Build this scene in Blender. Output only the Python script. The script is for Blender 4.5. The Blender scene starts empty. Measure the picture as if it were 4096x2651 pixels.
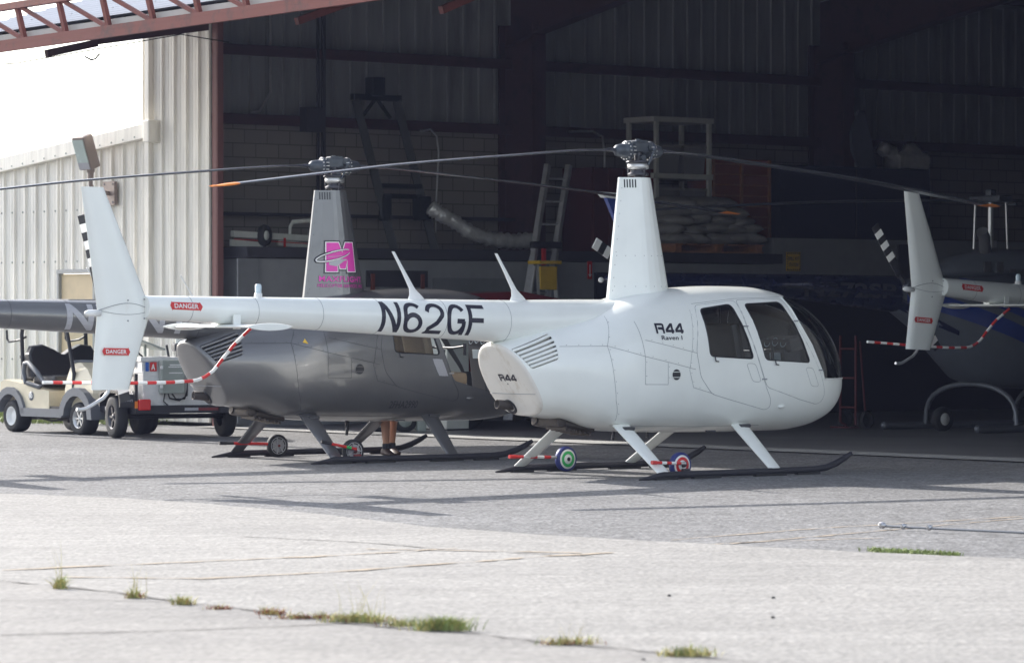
import bpy, bmesh, math, random
from mathutils import Vector, Matrix, Euler
from mathutils.geometry import delaunay_2d_cdt
R = math.radians; PI = math.pi
random.seed(7)
sc = bpy.context.scene
col = sc.collection

# ------------------------------------------------------------------ camera
CAM_H = 1.56
cam = bpy.data.cameras.new('camera'); cam_o = bpy.data.objects.new('camera', cam); col.objects.link(cam_o)
cam_o.location = (0, 0, CAM_H); cam_o.rotation_euler = (R(90 - 0.256), 0, 0)
cam.sensor_width = 36; cam.lens = 36 * 8500 / 2379.4; cam.clip_start = 0.5; cam.clip_end = 4000
cam.dof.use_dof = True; cam.dof.focus_distance = 36.0; cam.dof.aperture_fstop = 4.5
sc.camera = cam_o
# ------------------------------------------------------------------ sky, sun, exposure
SUN_EL = 29.8; SUN_AZ = -42.0          # azimuth from +Y towards +X
w = bpy.data.worlds.new('World'); sc.world = w; w.use_nodes = True
nt = w.node_tree; bg = nt.nodes['Background']
sky = nt.nodes.new('ShaderNodeTexSky'); sky.sky_type = 'NISHITA'; sky.sun_disc = False
sky.sun_elevation = R(SUN_EL); sky.sun_rotation = R(SUN_AZ); sky.dust_density = 1.5; sky.air_density = 1.0
hs = nt.nodes.new('ShaderNodeHueSaturation'); hs.inputs['Saturation'].default_value = 0.5      # milky, humid sky
nt.links.new(sky.outputs[0], hs.inputs['Color']); nt.links.new(hs.outputs[0], bg.inputs[0]); bg.inputs[1].default_value = 0.15
sl = bpy.data.lights.new('sun', 'SUN'); sl.energy = 3.6; sl.angle = R(0.5); sl.color = (1.0, 0.95, 0.88)
so = bpy.data.objects.new('sun', sl); col.objects.link(so)
sd = Vector((math.sin(R(SUN_AZ)) * math.cos(R(SUN_EL)), math.cos(R(SUN_AZ)) * math.cos(R(SUN_EL)), math.sin(R(SUN_EL))))
so.rotation_euler = (-sd).to_track_quat('-Z', 'Y').to_euler()
so.location = (-20, 20, 30)
sc.view_settings.view_transform = 'Standard'; sc.view_settings.look = 'None'
sc.view_settings.exposure = 1.25; sc.view_settings.gamma = 1.0

# ------------------------------------------------------------------ materials
def mat(name, c, rough=0.5, metal=0.0, var=0.06, scale=6.0, bump=0.0, bscale=40.0, coat=0.0, spec=0.5, emit=None, stretch=None):
    m = bpy.data.materials.new(name); m.use_nodes = True
    t = m.node_tree; p = t.nodes['Principled BSDF']
    p.inputs['Roughness'].default_value = rough; p.inputs['Metallic'].default_value = metal
    p.inputs['Coat Weight'].default_value = coat; p.inputs['Coat Roughness'].default_value = 0.06
    p.inputs['Specular IOR Level'].default_value = spec
    tc = t.nodes.new('ShaderNodeTexCoord'); src = tc.outputs['Object']
    if stretch:
        mp = t.nodes.new('ShaderNodeMapping'); mp.inputs['Scale'].default_value = stretch
        t.links.new(src, mp.inputs[0]); src = mp.outputs[0]
    n = t.nodes.new('ShaderNodeTexNoise'); n.inputs['Scale'].default_value = scale; n.inputs['Detail'].default_value = 6
    t.links.new(src, n.inputs[0])
    r = t.nodes.new('ShaderNodeMapRange'); r.inputs[1].default_value = 0.3; r.inputs[2].default_value = 0.7
    r.inputs[3].default_value = 1 - var; r.inputs[4].default_value = 1 + var
    t.links.new(n.outputs[0], r.inputs[0])
    mx = t.nodes.new('ShaderNodeVectorMath'); mx.operation = 'SCALE'; mx.inputs[0].default_value = c
    t.links.new(r.outputs[0], mx.inputs['Scale']); t.links.new(mx.outputs[0], p.inputs['Base Color'])
    r2 = t.nodes.new('ShaderNodeMapRange'); r2.inputs[3].default_value = max(0, rough - .06); r2.inputs[4].default_value = min(1, rough + .08)
    t.links.new(n.outputs[0], r2.inputs[0]); t.links.new(r2.outputs[0], p.inputs['Roughness'])
    if bump:
        n2 = t.nodes.new('ShaderNodeTexNoise'); n2.inputs['Scale'].default_value = bscale; n2.inputs['Detail'].default_value = 4
        t.links.new(tc.outputs['Object'], n2.inputs[0])
        b = t.nodes.new('ShaderNodeBump'); b.inputs['Strength'].default_value = bump; b.inputs['Distance'].default_value = 0.02
        t.links.new(n2.outputs[0], b.inputs['Height']); t.links.new(b.outputs[0], p.inputs['Normal'])
    return m
def glass_mat(name, tint, refl=0.05):
    m = bpy.data.materials.new(name); m.use_nodes = True; t = m.node_tree
    for n in list(t.nodes): t.nodes.remove(n)
    o = t.nodes.new('ShaderNodeOutputMaterial'); mx = t.nodes.new('ShaderNodeMixShader')
    tr = t.nodes.new('ShaderNodeBsdfTransparent'); tr.inputs[0].default_value = (*tint, 1)
    gl = t.nodes.new('ShaderNodeBsdfGlossy'); gl.inputs['Roughness'].default_value = 0.02
    gl.inputs[0].default_value = (1, 1, 1, 1)
    fr = t.nodes.new('ShaderNodeFresnel'); fr.inputs[0].default_value = 1.5
    a = t.nodes.new('ShaderNodeMath'); a.operation = 'MULTIPLY'; a.inputs[1].default_value = 1.0
    cl = t.nodes.new('ShaderNodeMath'); cl.operation = 'MINIMUM'; cl.inputs[1].default_value = 1.0
    t.links.new(fr.outputs[0], a.inputs[0]); t.links.new(a.outputs[0], cl.inputs[0]); t.links.new(cl.outputs[0], mx.inputs[0])
    t.links.new(tr.outputs[0], mx.inputs[1]); t.links.new(gl.outputs[0], mx.inputs[2]); t.links.new(mx.outputs[0], o.inputs[0])
    return m
def ground_mat(name, c, c2, rough, grain, gscale, patch, stain=0.0):
    m = bpy.data.materials.new(name); m.use_nodes = True; t = m.node_tree; p = t.nodes['Principled BSDF']
    p.inputs['Roughness'].default_value = rough
    tc = t.nodes.new('ShaderNodeTexCoord')
    n1 = t.nodes.new('ShaderNodeTexNoise'); n1.inputs['Scale'].default_value = gscale; n1.inputs['Detail'].default_value = 3
    n2 = t.nodes.new('ShaderNodeTexNoise'); n2.inputs['Scale'].default_value = 0.35; n2.inputs['Detail'].default_value = 8; n2.inputs['Roughness'].default_value = .65
    n3 = t.nodes.new('ShaderNodeTexNoise'); n3.inputs['Scale'].default_value = gscale * .23; n3.inputs['Detail'].default_value = 2
    vo = t.nodes.new('ShaderNodeTexVoronoi'); vo.inputs['Scale'].default_value = gscale * .8
    for n in (n1, n2, n3, vo): t.links.new(tc.outputs['Object'], n.inputs['Vector'])
    a = t.nodes.new('ShaderNodeMix'); a.data_type = 'RGBA'; a.inputs[6].default_value = (*c, 1); a.inputs[7].default_value = (*c2, 1)
    rr = t.nodes.new('ShaderNodeMapRange'); rr.inputs[1].default_value = .35; rr.inputs[2].default_value = .65
    t.links.new(n2.outputs[0], rr.inputs[0]); t.links.new(rr.outputs[0], a.inputs[0])
    g = t.nodes.new('ShaderNodeMapRange'); g.inputs[1].default_value = .3; g.inputs[2].default_value = .7; g.inputs[3].default_value = 1 - grain; g.inputs[4].default_value = 1 + grain
    t.links.new(n1.outputs[0], g.inputs[0])
    g3 = t.nodes.new('ShaderNodeMapRange'); g3.inputs[1].default_value = .3; g3.inputs[2].default_value = .7; g3.inputs[3].default_value = 1 - grain * .5; g3.inputs[4].default_value = 1 + grain * .5
    t.links.new(n3.outputs[0], g3.inputs[0])
    mp = t.nodes.new('ShaderNodeMapping'); mp.inputs['Scale'].default_value = (.35, 1.4, 1); mp.inputs['Rotation'].default_value = (0, 0, .25); t.links.new(tc.outputs['Object'], mp.inputs[0])
    n5 = t.nodes.new('ShaderNodeTexNoise'); n5.inputs['Scale'].default_value = .9; n5.inputs['Detail'].default_value = 7; n5.inputs['Roughness'].default_value = .7; t.links.new(mp.outputs[0], n5.inputs[0])
    g5 = t.nodes.new('ShaderNodeMapRange'); g5.inputs[1].default_value = .4; g5.inputs[2].default_value = .72; g5.inputs[3].default_value = 1.03; g5.inputs[4].default_value = .80; t.links.new(n5.outputs[0], g5.inputs[0])
    m5 = t.nodes.new('ShaderNodeMath'); m5.operation = 'MULTIPLY'; t.links.new(g5.outputs[0], m5.inputs[0]); t.links.new(g3.outputs[0], m5.inputs[1])
    mm = t.nodes.new('ShaderNodeMath'); mm.operation = 'MULTIPLY'; t.links.new(g.outputs[0], mm.inputs[0]); t.links.new(m5.outputs[0], mm.inputs[1])
    s = t.nodes.new('ShaderNodeVectorMath'); s.operation = 'SCALE'; t.links.new(a.outputs[2], s.inputs[0]); t.links.new(mm.outputs[0], s.inputs['Scale'])
    t.links.new(s.outputs[0], p.inputs['Base Color'])
    b = t.nodes.new('ShaderNodeBump'); b.inputs['Strength'].default_value = patch; b.inputs['Distance'].default_value = .01
    t.links.new(vo.outputs[0], b.inputs['Height']); t.links.new(b.outputs[0], p.inputs['Normal'])
    return m
def block_mat():
    m = bpy.data.materials.new('painted_block'); m.use_nodes = True; t = m.node_tree; p = t.nodes['Principled BSDF']
    p.inputs['Roughness'].default_value = .8
    tc = t.nodes.new('ShaderNodeTexCoord'); mp = t.nodes.new('ShaderNodeMapping'); mp.inputs['Rotation'].default_value = (R(90), 0, 0)
    t.links.new(tc.outputs['Object'], mp.inputs[0])
    br = t.nodes.new('ShaderNodeTexBrick'); br.inputs['Scale'].default_value = 1.0
    br.inputs['Brick Width'].default_value = .406; br.inputs['Row Height'].default_value = .203; br.inputs['Mortar Size'].default_value = .008
    br.inputs['Color1'].default_value = (.33, .30, .27, 1); br.inputs['Color2'].default_value = (.29, .27, .245, 1); br.inputs['Mortar'].default_value = (.15, .145, .14, 1)
    t.links.new(mp.outputs[0], br.inputs[0]); t.links.new(br.outputs[0], p.inputs['Base Color'])
    return m
def plate_mat():
    m = mat('diamond_plate', (.70, .70, .70), .42, .35, .08, 8)
    t = m.node_tree; p = t.nodes['Principled BSDF']; tc = t.nodes.new('ShaderNodeTexCoord')
    mp = t.nodes.new('ShaderNodeMapping'); mp.inputs['Rotation'].default_value = (R(45), R(45), R(45)); mp.inputs['Scale'].default_value = (28, 28, 28)
    v = t.nodes.new('ShaderNodeTexChecker'); v.inputs['Scale'].default_value = 1
    t.links.new(tc.outputs['Object'], mp.inputs[0]); t.links.new(mp.outputs[0], v.inputs[0])
    b = t.nodes.new('ShaderNodeBump'); b.inputs['Strength'].default_value = .6; b.inputs['Distance'].default_value = .006
    t.links.new(v.outputs[1], b.inputs['Height']); t.links.new(b.outputs[0], p.inputs['Normal'])
    return m
def rust_mat(name, c, c2, amt=.5):
    m = bpy.data.materials.new(name); m.use_nodes = True; t = m.node_tree; p = t.nodes['Principled BSDF']
    p.inputs['Roughness'].default_value = .65
    tc = t.nodes.new('ShaderNodeTexCoord'); n = t.nodes.new('ShaderNodeTexNoise'); n.inputs['Scale'].default_value = 3.5; n.inputs['Detail'].default_value = 9; n.inputs['Roughness'].default_value = .7
    t.links.new(tc.outputs['Object'], n.inputs[0])
    r = t.nodes.new('ShaderNodeValToRGB'); r.color_ramp.elements[0].position = amt; r.color_ramp.elements[0].color = (*c, 1)
    r.color_ramp.elements[1].position = amt + .14; r.color_ramp.elements[1].color = (*c2, 1)
    t.links.new(n.outputs[0], r.inputs[0]); t.links.new(r.outputs[0], p.inputs['Base Color'])
    return m
def dirty_white(name, c, dirt, thr=.58):
    m = mat(name, c, .33, 0, .03, 3, coat=.5, bump=.05, bscale=3.0)
    t = m.node_tree; p = t.nodes['Principled BSDF']; tc = t.nodes.new('ShaderNodeTexCoord')
    mp = t.nodes.new('ShaderNodeMapping'); mp.inputs['Scale'].default_value = (3, 3, 1)
    n = t.nodes.new('ShaderNodeTexNoise'); n.inputs['Scale'].default_value = 2.2; n.inputs['Detail'].default_value = 10; n.inputs['Roughness'].default_value = .7
    t.links.new(tc.outputs['Object'], mp.inputs[0]); t.links.new(mp.outputs[0], n.inputs[0])
    r = t.nodes.new('ShaderNodeMapRange'); r.inputs[1].default_value = thr; r.inputs[2].default_value = thr + .15; r.inputs[4].default_value = .5
    t.links.new(n.outputs[0], r.inputs[0])
    x = t.nodes.new('ShaderNodeMix'); x.data_type = 'RGBA'; x.inputs[7].default_value = (*dirt, 1)
    l = p.inputs['Base Color'].links[0]; s = l.from_socket; t.links.remove(l)
    t.links.new(r.outputs[0], x.inputs[0]); t.links.new(s, x.inputs[6]); t.links.new(x.outputs[2], p.inputs['Base Color'])
    return m

M = {}
M['white'] = dirty_white('aircraft_white', (.83, .85, .82), (.70, .68, .62), .64)
M['cowl_white'] = dirty_white('sooty_white', (.76, .73, .68), (.50, .42, .32), .52)
M['grey_paint'] = mat('metallic_grey', (.145, .145, .15), .32, .4, .06, 3, coat=.8, bump=.05, bscale=3.5)
M['liner'] = mat('cabin_liner', (.10, .10, .105), .9)
M['seam'] = mat('seam_line', (.30, .31, .33), .7)
M['seam_dark'] = mat('seam_dark', (.06, .06, .065), .7)
M['glass'] = glass_mat('tinted_glass', (.70, .73, .75))
M['glass_clear'] = glass_mat('clear_plastic', (.86, .9, .9))
M['black'] = mat('black_paint', (.02, .02, .025), .45)
M['letter'] = mat('letter_navy', (.018, .018, .035), .4)
M['letter_grey'] = mat('letter_grey', (.42, .42, .45), .4)
M['letter_dark'] = mat('letter_faint', (.05, .05, .06), .4)
M['rubber'] = mat('rubber', (.025, .025, .027), .75, bump=.2, bscale=120)
M['dark_metal'] = mat('dark_metal', (.07, .07, .08), .4, .6)
M['skid_black'] = mat('skid_black', (.022, .022, .03), .6)
M['hub_metal'] = mat('hub_metal', (.065, .075, .09), .4, .4, .2, 14)
M['steel'] = mat('steel', (.5, .5, .52), .3, .9)
M['alu'] = mat('aluminium', (.62, .62, .62), .42, .75, .1, 9)
M['blade'] = mat('blade_grey', (.07, .075, .09), .22, .5, .05)
M['blade_dark'] = mat('blade_dark', (.05, .055, .07), .4)
M['orange'] = mat('orange_paint', (.75, .22, .02), .5)
M['yellow'] = mat('yellow_paint', (.75, .48, .04), .5)
M['red'] = mat('red_paint', (.60, .03, .03), .4)
M['red_dark'] = mat('dark_red', (.20, .02, .025), .35, coat=.5)
M['green'] = mat('green_paint', (.04, .45, .12), .5)
M['plainwhite'] = mat('white_paint', (.8, .8, .79), .5)
M['navy_rubber'] = mat('navy_rubber', (.02, .03, .16), .5)
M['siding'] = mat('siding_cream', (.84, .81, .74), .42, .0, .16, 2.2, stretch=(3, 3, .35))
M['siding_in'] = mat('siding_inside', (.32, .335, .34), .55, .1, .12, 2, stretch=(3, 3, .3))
def add_dirt(m, dirt, thr, sc3, amt=.5):
    t = m.node_tree; p = t.nodes['Principled BSDF']; tc = t.nodes.new('ShaderNodeTexCoord'); mp = t.nodes.new('ShaderNodeMapping'); mp.inputs['Scale'].default_value = sc3
    n = t.nodes.new('ShaderNodeTexNoise'); n.inputs['Scale'].default_value = 1.0; n.inputs['Detail'].default_value = 9; n.inputs['Roughness'].default_value = .75
    t.links.new(tc.outputs['Object'], mp.inputs[0]); t.links.new(mp.outputs[0], n.inputs[0])
    r = t.nodes.new('ShaderNodeMapRange'); r.inputs[1].default_value = thr; r.inputs[2].default_value = thr + .18; r.inputs[4].default_value = amt; t.links.new(n.outputs[0], r.inputs[0])
    x = t.nodes.new('ShaderNodeMix'); x.data_type = 'RGBA'; x.inputs[7].default_value = (*dirt, 1); l = p.inputs['Base Color'].links[0]; s = l.from_socket; t.links.remove(l)
    t.links.new(r.outputs[0], x.inputs[0]); t.links.new(s, x.inputs[6]); t.links.new(x.outputs[2], p.inputs['Base Color'])
add_dirt(M['siding'], (.44, .40, .33), .54, (7, 7, .8), .35); add_dirt(M['siding'], (.34, .25, .17), .62, (14, 14, .5), .6)
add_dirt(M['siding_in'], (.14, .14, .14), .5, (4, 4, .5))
M['block'] = block_mat()
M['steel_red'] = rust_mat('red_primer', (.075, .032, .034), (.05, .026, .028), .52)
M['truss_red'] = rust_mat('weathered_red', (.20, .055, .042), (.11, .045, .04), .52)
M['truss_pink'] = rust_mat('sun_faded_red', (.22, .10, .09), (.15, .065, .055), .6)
M['door_skin'] = mat('door_skin', (.24, .265, .32), .9, 0, .06, 2, spec=.1)
M['floor'] = ground_mat('hangar_floor', (.20, .20, .20), (.15, .15, .155), .5, .05, 60, .05)
M['asphalt'] = ground_mat('asphalt', (.17, .17, .174), (.125, .125, .129), .85, .62, 30, .9)
M['concrete'] = ground_mat('concrete', (.262, .253, .242), (.222, .215, .207), .85, .26, 30, .6)
M['slab'] = ground_mat('old_concrete', (.232, .222, .212), (.185, .178, .172), .85, .2, 26, .5)
M['thr'] = ground_mat('threshold_concrete', (.40, .40, .39), (.34, .34, .33), .8, .1, 30, .3)
M['yline'] = mat('faded_yellow', (.35, .285, .215), .85, 0, .25, 5)
M['crack'] = mat('crack_dark', (.10, .095, .09), .9)
M['grass'] = mat('grass', (.26, .31, .11), .6, 0, .5, 14)
M['grass_y'] = mat('grass_dry', (.50, .44, .18), .7, 0, .4, 20)
M['weed_red'] = mat('weed_red', (.32, .13, .07), .7, 0, .3, 20)
M['plate'] = plate_mat()
M['cab_grey'] = mat('cabinet_grey', (.30, .33, .30), .5)
M['cart_cream'] = mat('cart_cream', (.66, .59, .44), .45, coat=.2)
M['cart_grey'] = mat('cart_trim', (.16, .17, .19), .55)
M['vinyl'] = mat('black_vinyl', (.022, .022, .026), .38, bump=.1, bscale=30)
M['beige'] = mat('door_beige', (.70, .56, .36), .6)
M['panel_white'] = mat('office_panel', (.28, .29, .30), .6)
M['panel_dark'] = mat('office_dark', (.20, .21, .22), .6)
M['appliance'] = mat('appliance_white', (.66, .67, .62), .5)
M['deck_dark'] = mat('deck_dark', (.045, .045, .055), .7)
M['lift_green'] = mat('lift_green', (.008, .014, .015), .5)
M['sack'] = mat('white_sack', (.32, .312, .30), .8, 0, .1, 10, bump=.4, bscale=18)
M['wood'] = mat('pallet_wood', (.38, .17, .08), .8, 0, .2, 20)
M['crate_orange'] = mat('crate_orange', (.26, .07, .03), .7)
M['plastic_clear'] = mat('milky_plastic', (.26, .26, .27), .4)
M['foil'] = mat('foil', (.85, .85, .85), .3, .55, .1, 10, bump=1.0, bscale=22)
M['skin'] = mat('skin', (.42, .22, .14), .5, 0, .05, 4)
M['short'] = mat('shorts_navy', (.04, .045, .07), .9)
M['shirt'] = mat('shirt_grey', (.25, .26, .28), .9)
M['shoe'] = mat('brown_shoe', (.05, .028, .022), .6)
M['sock'] = mat('dark_sock', (.03, .035, .045), .9)
M['hair'] = mat('hair', (.03, .02, .015), .7)
M['blue_dark'] = mat('bell_navy', (.006, .012, .05), .25, 0, .05, coat=.7)
M['blue'] = mat('bell_blue', (.015, .045, .25), .3, 0, .05, coat=.5)
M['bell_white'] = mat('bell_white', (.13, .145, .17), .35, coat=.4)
M['pink'] = mat('logo_pink', (.72, .06, .42), .45)
M['pink_dark'] = mat('logo_pink_dark', (.45, .03, .25), .45)
M['taillight'] = mat('tail_light', (.65, .02, .02), .2, coat=.6)
M['tan'] = mat('tan_leather', (.30, .22, .14), .6)
M['lamp_glass'] = mat('lamp_glass', (.50, .58, .55), .25)
M['tube_grey'] = mat('tube_grey', (.16, .17, .19), .35, .3)
M['bronze'] = mat('bronze_housing', (.27, .22, .20), .45, .3)
M['cable'] = mat('cable', (.02, .02, .02), .6)
M['sticker_blue'] = mat('sticker_blue', (.03, .12, .45), .5)
M['exhaust'] = mat('exhaust', (.07, .06, .055), .6, .5)
M['screen'] = mat('screen_glass', (.55, .66, .72), .3)
M['door_header'] = mat('door_header_grey', (.35, .36, .36), .6)
M['bin_red'] = mat('bin_red', (.10, .018, .02), .7)
M['wood_green'] = mat('wood_green', (.05, .075, .03), .9, 0, .4, .3)
M['navy_box'] = mat('navy_box', (.02, .025, .05), .7)

# ------------------------------------------------------------------ mesh helpers
class MB:
    def __init__(s): s.v = []; s.f = []; s.m = []; s.smooth = []; s.mi = 0; s.sm = False
    def add(s, vs, fs, sm=None):
        o = len(s.v); s.v += [tuple(q) for q in vs]
        for f in fs: s.f.append(tuple(o + i for i in f)); s.m.append(s.mi); s.smooth.append(s.sm if sm is None else sm)
        return s
    def box(s, c, d, rot=None):
        x, y, z = d[0] / 2, d[1] / 2, d[2] / 2
        vs = [Vector((a * x, b * y, e * z)) for a in (-1, 1) for b in (-1, 1) for e in (-1, 1)]
        if rot is not None:
            mt = rot if isinstance(rot, Matrix) else Euler(rot).to_matrix()
            vs = [mt @ q for q in vs]
        c = Vector(c); vs = [q + c for q in vs]
        return s.add(vs, [(0, 1, 3, 2), (4, 6, 7, 5), (0, 4, 5, 1), (2, 3, 7, 6), (0, 2, 6, 4), (1, 5, 7, 3)], False)
    def bbox(s, c, d, b=.01, rot=None):
        "box with chamfered vertical and horizontal edges"
        bm = bmesh.new(); bmesh.ops.create_cube(bm, size=1)
        bmesh.ops.scale(bm, vec=d, verts=bm.verts)
        bmesh.ops.bevel(bm, geom=bm.edges[:], offset=min(b, min(d) * .45), segments=2, affect='EDGES', profile=.6)
        mt = (rot if isinstance(rot, Matrix) else Euler(rot).to_matrix()) if rot is not None else Matrix.Identity(3)
        bm.verts.ensure_lookup_table()
        vs = [mt @ q.co + Vector(c) for q in bm.verts]; fs = [[q.index for q in f.verts] for f in bm.faces]; bm.free()
        return s.add(vs, fs, False)
    def beam(s, a, b, w, h, up=(0, 0, 1)):
        a, b = Vector(a), Vector(b); d = (b - a); L = d.length; d.normalize(); up = Vector(up)
        sd_ = d.cross(up)
        if sd_.length < 1e-4: sd_ = d.cross(Vector((1, 0, 0)))
        sd_.normalize(); u2 = sd_.cross(d).normalized()
        return s.box((a + b) / 2, (L, w, h), Matrix((d, sd_, u2)).transposed())
    def tube(s, pts, r, seg=10, cap=True, closed=False):
        pts = [Vector(p) for p in pts]; n = len(pts); rs = r if isinstance(r, (list, tuple)) else [r] * n
        vs = []; prev = None
        for i in range(n):
            if closed: d = pts[(i + 1) % n] - pts[i - 1]
            else: d = pts[min(i + 1, n - 1)] - pts[max(i - 1, 0)]
            d.normalize()
            if prev is None:
                a = d.orthogonal().normalized()
                if abs(d.z) < .9: a = (Vector((0, 0, 1)) - d * d.z).normalized()
            else: a = (prev - d * prev.dot(d)).normalized()
            prev = a; b = d.cross(a)
            for k in range(seg):
                t = 2 * PI * k / seg; vs.append(pts[i] + (a * math.cos(t) + b * math.sin(t)) * rs[i])
        fs = []
        for i in range(n if closed else n - 1):
            j = (i + 1) % n
            for k in range(seg): fs.append((i * seg + k, i * seg + (k + 1) % seg, j * seg + (k + 1) % seg, j * seg + k))
        s.add(vs, fs, seg > 4)
        if cap and not closed:
            s.add(vs[:seg][::-1], [tuple(range(seg))], False); s.add(vs[-seg:], [tuple(range(seg))], False)
        return s
    def cyl(s, a, b, r0, r1=None, seg=20): return s.tube([a, b], [r0, r0 if r1 is None else r1], seg)
    def lathe(s, prof, c, axis, seg=28):
        "prof: (radius, along) pairs"
        c = Vector(c); d = Vector(axis).normalized(); a = d.orthogonal().normalized(); b = d.cross(a); vs = []; n = len(prof)
        for r, h in prof:
            for k in range(seg):
                t = 2 * PI * k / seg; vs.append(c + d * h + (a * math.cos(t) + b * math.sin(t)) * r)
        fs = [(i * seg + k, i * seg + (k + 1) % seg, (i + 1) * seg + (k + 1) % seg, (i + 1) * seg + k) for i in range(n - 1) for k in range(seg)]
        s.add(vs, fs, True); return s
    def prism(s, poly, f0, f1):
        "poly 2-D points, f0 / f1 map (u, v) to the two faces"
        n = len(poly); vs = [f0(*p) for p in poly] + [f1(*p) for p in poly]
        s.add(vs, [tuple(range(n))[::-1], tuple(range(n, 2 * n))] + [(i, (i + 1) % n, n + (i + 1) % n, n + i) for i in range(n)], False); return s
    def ball(s, c, r, seg=14, rings=9):
        rx, ry, rz = r if isinstance(r, (tuple, list)) else (r, r, r); vs = []; fs = []
        for i in range(rings + 1):
            p = PI * i / rings
            for k in range(seg): vs.append((c[0] + rx * math.sin(p) * math.cos(2 * PI * k / seg), c[1] + ry * math.sin(p) * math.sin(2 * PI * k / seg), c[2] + rz * math.cos(p)))
        for i in range(rings):
            for k in range(seg): fs.append((i * seg + k, (i + 1) * seg + k, (i + 1) * seg + (k + 1) % seg, i * seg + (k + 1) % seg))
        s.add(vs, fs, True); return s
    def loft(s, secs, cap=True, sm=True):
        n = len(secs[0]); vs = [p for q in secs for p in q]
        fs = [(i * n + k, i * n + (k + 1) % n, (i + 1) * n + (k + 1) % n, (i + 1) * n + k) for i in range(len(secs) - 1) for k in range(n)]
        s.add(vs, fs, sm)
        if cap: s.add(secs[0][::-1], [tuple(range(n))], False); s.add(secs[-1], [tuple(range(n))], False)
        return s
    def build(s, name, ms, parent=None, normals=None):
        me = bpy.data.meshes.new(name); me.from_pydata(s.v, [], s.f)
        for m_ in (ms if isinstance(ms, (list, tuple)) else [ms]): me.materials.append(M[m_] if isinstance(m_, str) else m_)
        me.polygons.foreach_set('material_index', s.m); me.polygons.foreach_set('use_smooth', s.smooth)
        if normals is None:
            bm = bmesh.new(); bm.from_mesh(me); bmesh.ops.recalc_face_normals(bm, faces=bm.faces); bm.to_mesh(me); bm.free()
        else: me.normals_split_custom_set_from_vertices([tuple(q) for q in normals])
        me.update()
        o = bpy.data.objects.new(name, me); col.objects.link(o)
        if parent: o.parent = parent
        return o
def tag(o, label=None, cat=None, group=None, kind=None):
    if label: o['label'] = label
    if cat: o['category'] = cat
    if group: o['group'] = group
    if kind: o['kind'] = kind
    return o
def thing(name, label, cat, loc=(0, 0, 0), rz=0.0, group=None, rot=None):
    o = bpy.data.objects.new(name, None); col.objects.link(o); o.location = loc
    o.rotation_euler = rot if rot else (0, 0, rz); o.empty_display_size = .1
    return tag(o, label, cat, group)
def struct(name, mb, m):
    o = mb.build(name, m); o['kind'] = 'structure'; return o
def rrect(pts, r=.04, k=4):
    "rounds the corners of a 2-D polygon"
    out = []; n = len(pts)
    for i in range(n):
        p0, p1, p2 = Vector(pts[i - 1]), Vector(pts[i]), Vector(pts[(i + 1) % n])
        d0, d1 = p0 - p1, p2 - p1; q = min(r, d0.length * .45, d1.length * .45)
        a, b = p1 + d0.normalized() * q, p1 + d1.normalized() * q
        for j in range(k + 1):
            t = j / k; out.append(tuple(a * (1 - t) ** 2 + p1 * 2 * t * (1 - t) + b * t * t))
    return out
def inpoly(x, y, P):
    c = False; n = len(P)
    for i in range(n):
        x0, y0 = P[i]; x1, y1 = P[i - 1]
        if (y0 > y) != (y1 > y) and x < (x1 - x0) * (y - y0) / (y1 - y0) + x0: c = not c
    return c
_tc = {}
def text2d(body, bold=0.0, spacing=1.0, shear=0.0):
    key = (body, bold, spacing, shear)
    if key in _tc: return _tc[key]
    cu = bpy.data.curves.new('t', 'FONT'); cu.body = body; cu.offset = bold; cu.space_character = spacing; cu.resolution_u = 3; cu.shear = shear
    o = bpy.data.objects.new('t', cu); col.objects.link(o); bpy.context.view_layer.update()
    me = bpy.data.meshes.new_from_object(o.evaluated_get(bpy.context.evaluated_depsgraph_get()))
    bm = bmesh.new(); bm.from_mesh(me); bmesh.ops.remove_doubles(bm, verts=bm.verts, dist=1e-4); bmesh.ops.triangulate(bm, faces=bm.faces)
    xs = [q.co.x for q in bm.verts]; ys = [q.co.y for q in bm.verts]; x0, x1, y0, y1 = min(xs), max(xs), min(ys), max(ys)
    for q in bm.verts: q.co.x = (q.co.x - x0) / (x1 - x0); q.co.y = (q.co.y - y0) / (y1 - y0); q.co.z = 0
    bmesh.ops.recalc_face_normals(bm, faces=bm.faces)
    for k in range(1, 24): bmesh.ops.bisect_plane(bm, geom=bm.verts[:] + bm.edges[:] + bm.faces[:], plane_co=(k / 24, 0, 0), plane_no=(1, 0, 0))
    for k in range(1, 8): bmesh.ops.bisect_plane(bm, geom=bm.verts[:] + bm.edges[:] + bm.faces[:], plane_co=(0, k / 8, 0), plane_no=(0, 1, 0))
    bm.verts.index_update(); r = ([(q.co.x, q.co.y) for q in bm.verts], [[q.index for q in f.verts] for f in bm.faces]); bm.free()
    bpy.data.objects.remove(o); bpy.data.curves.remove(cu); bpy.data.meshes.remove(me)
    _tc[key] = r; return r
def put_text(mb, body, fn, bold=0.0, spacing=1.0):
    "fn maps unit (u, v) to a point"
    v, f = text2d(body, bold, spacing); mb.add([fn(a, b) for a, b in v], f, False); return mb
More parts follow.
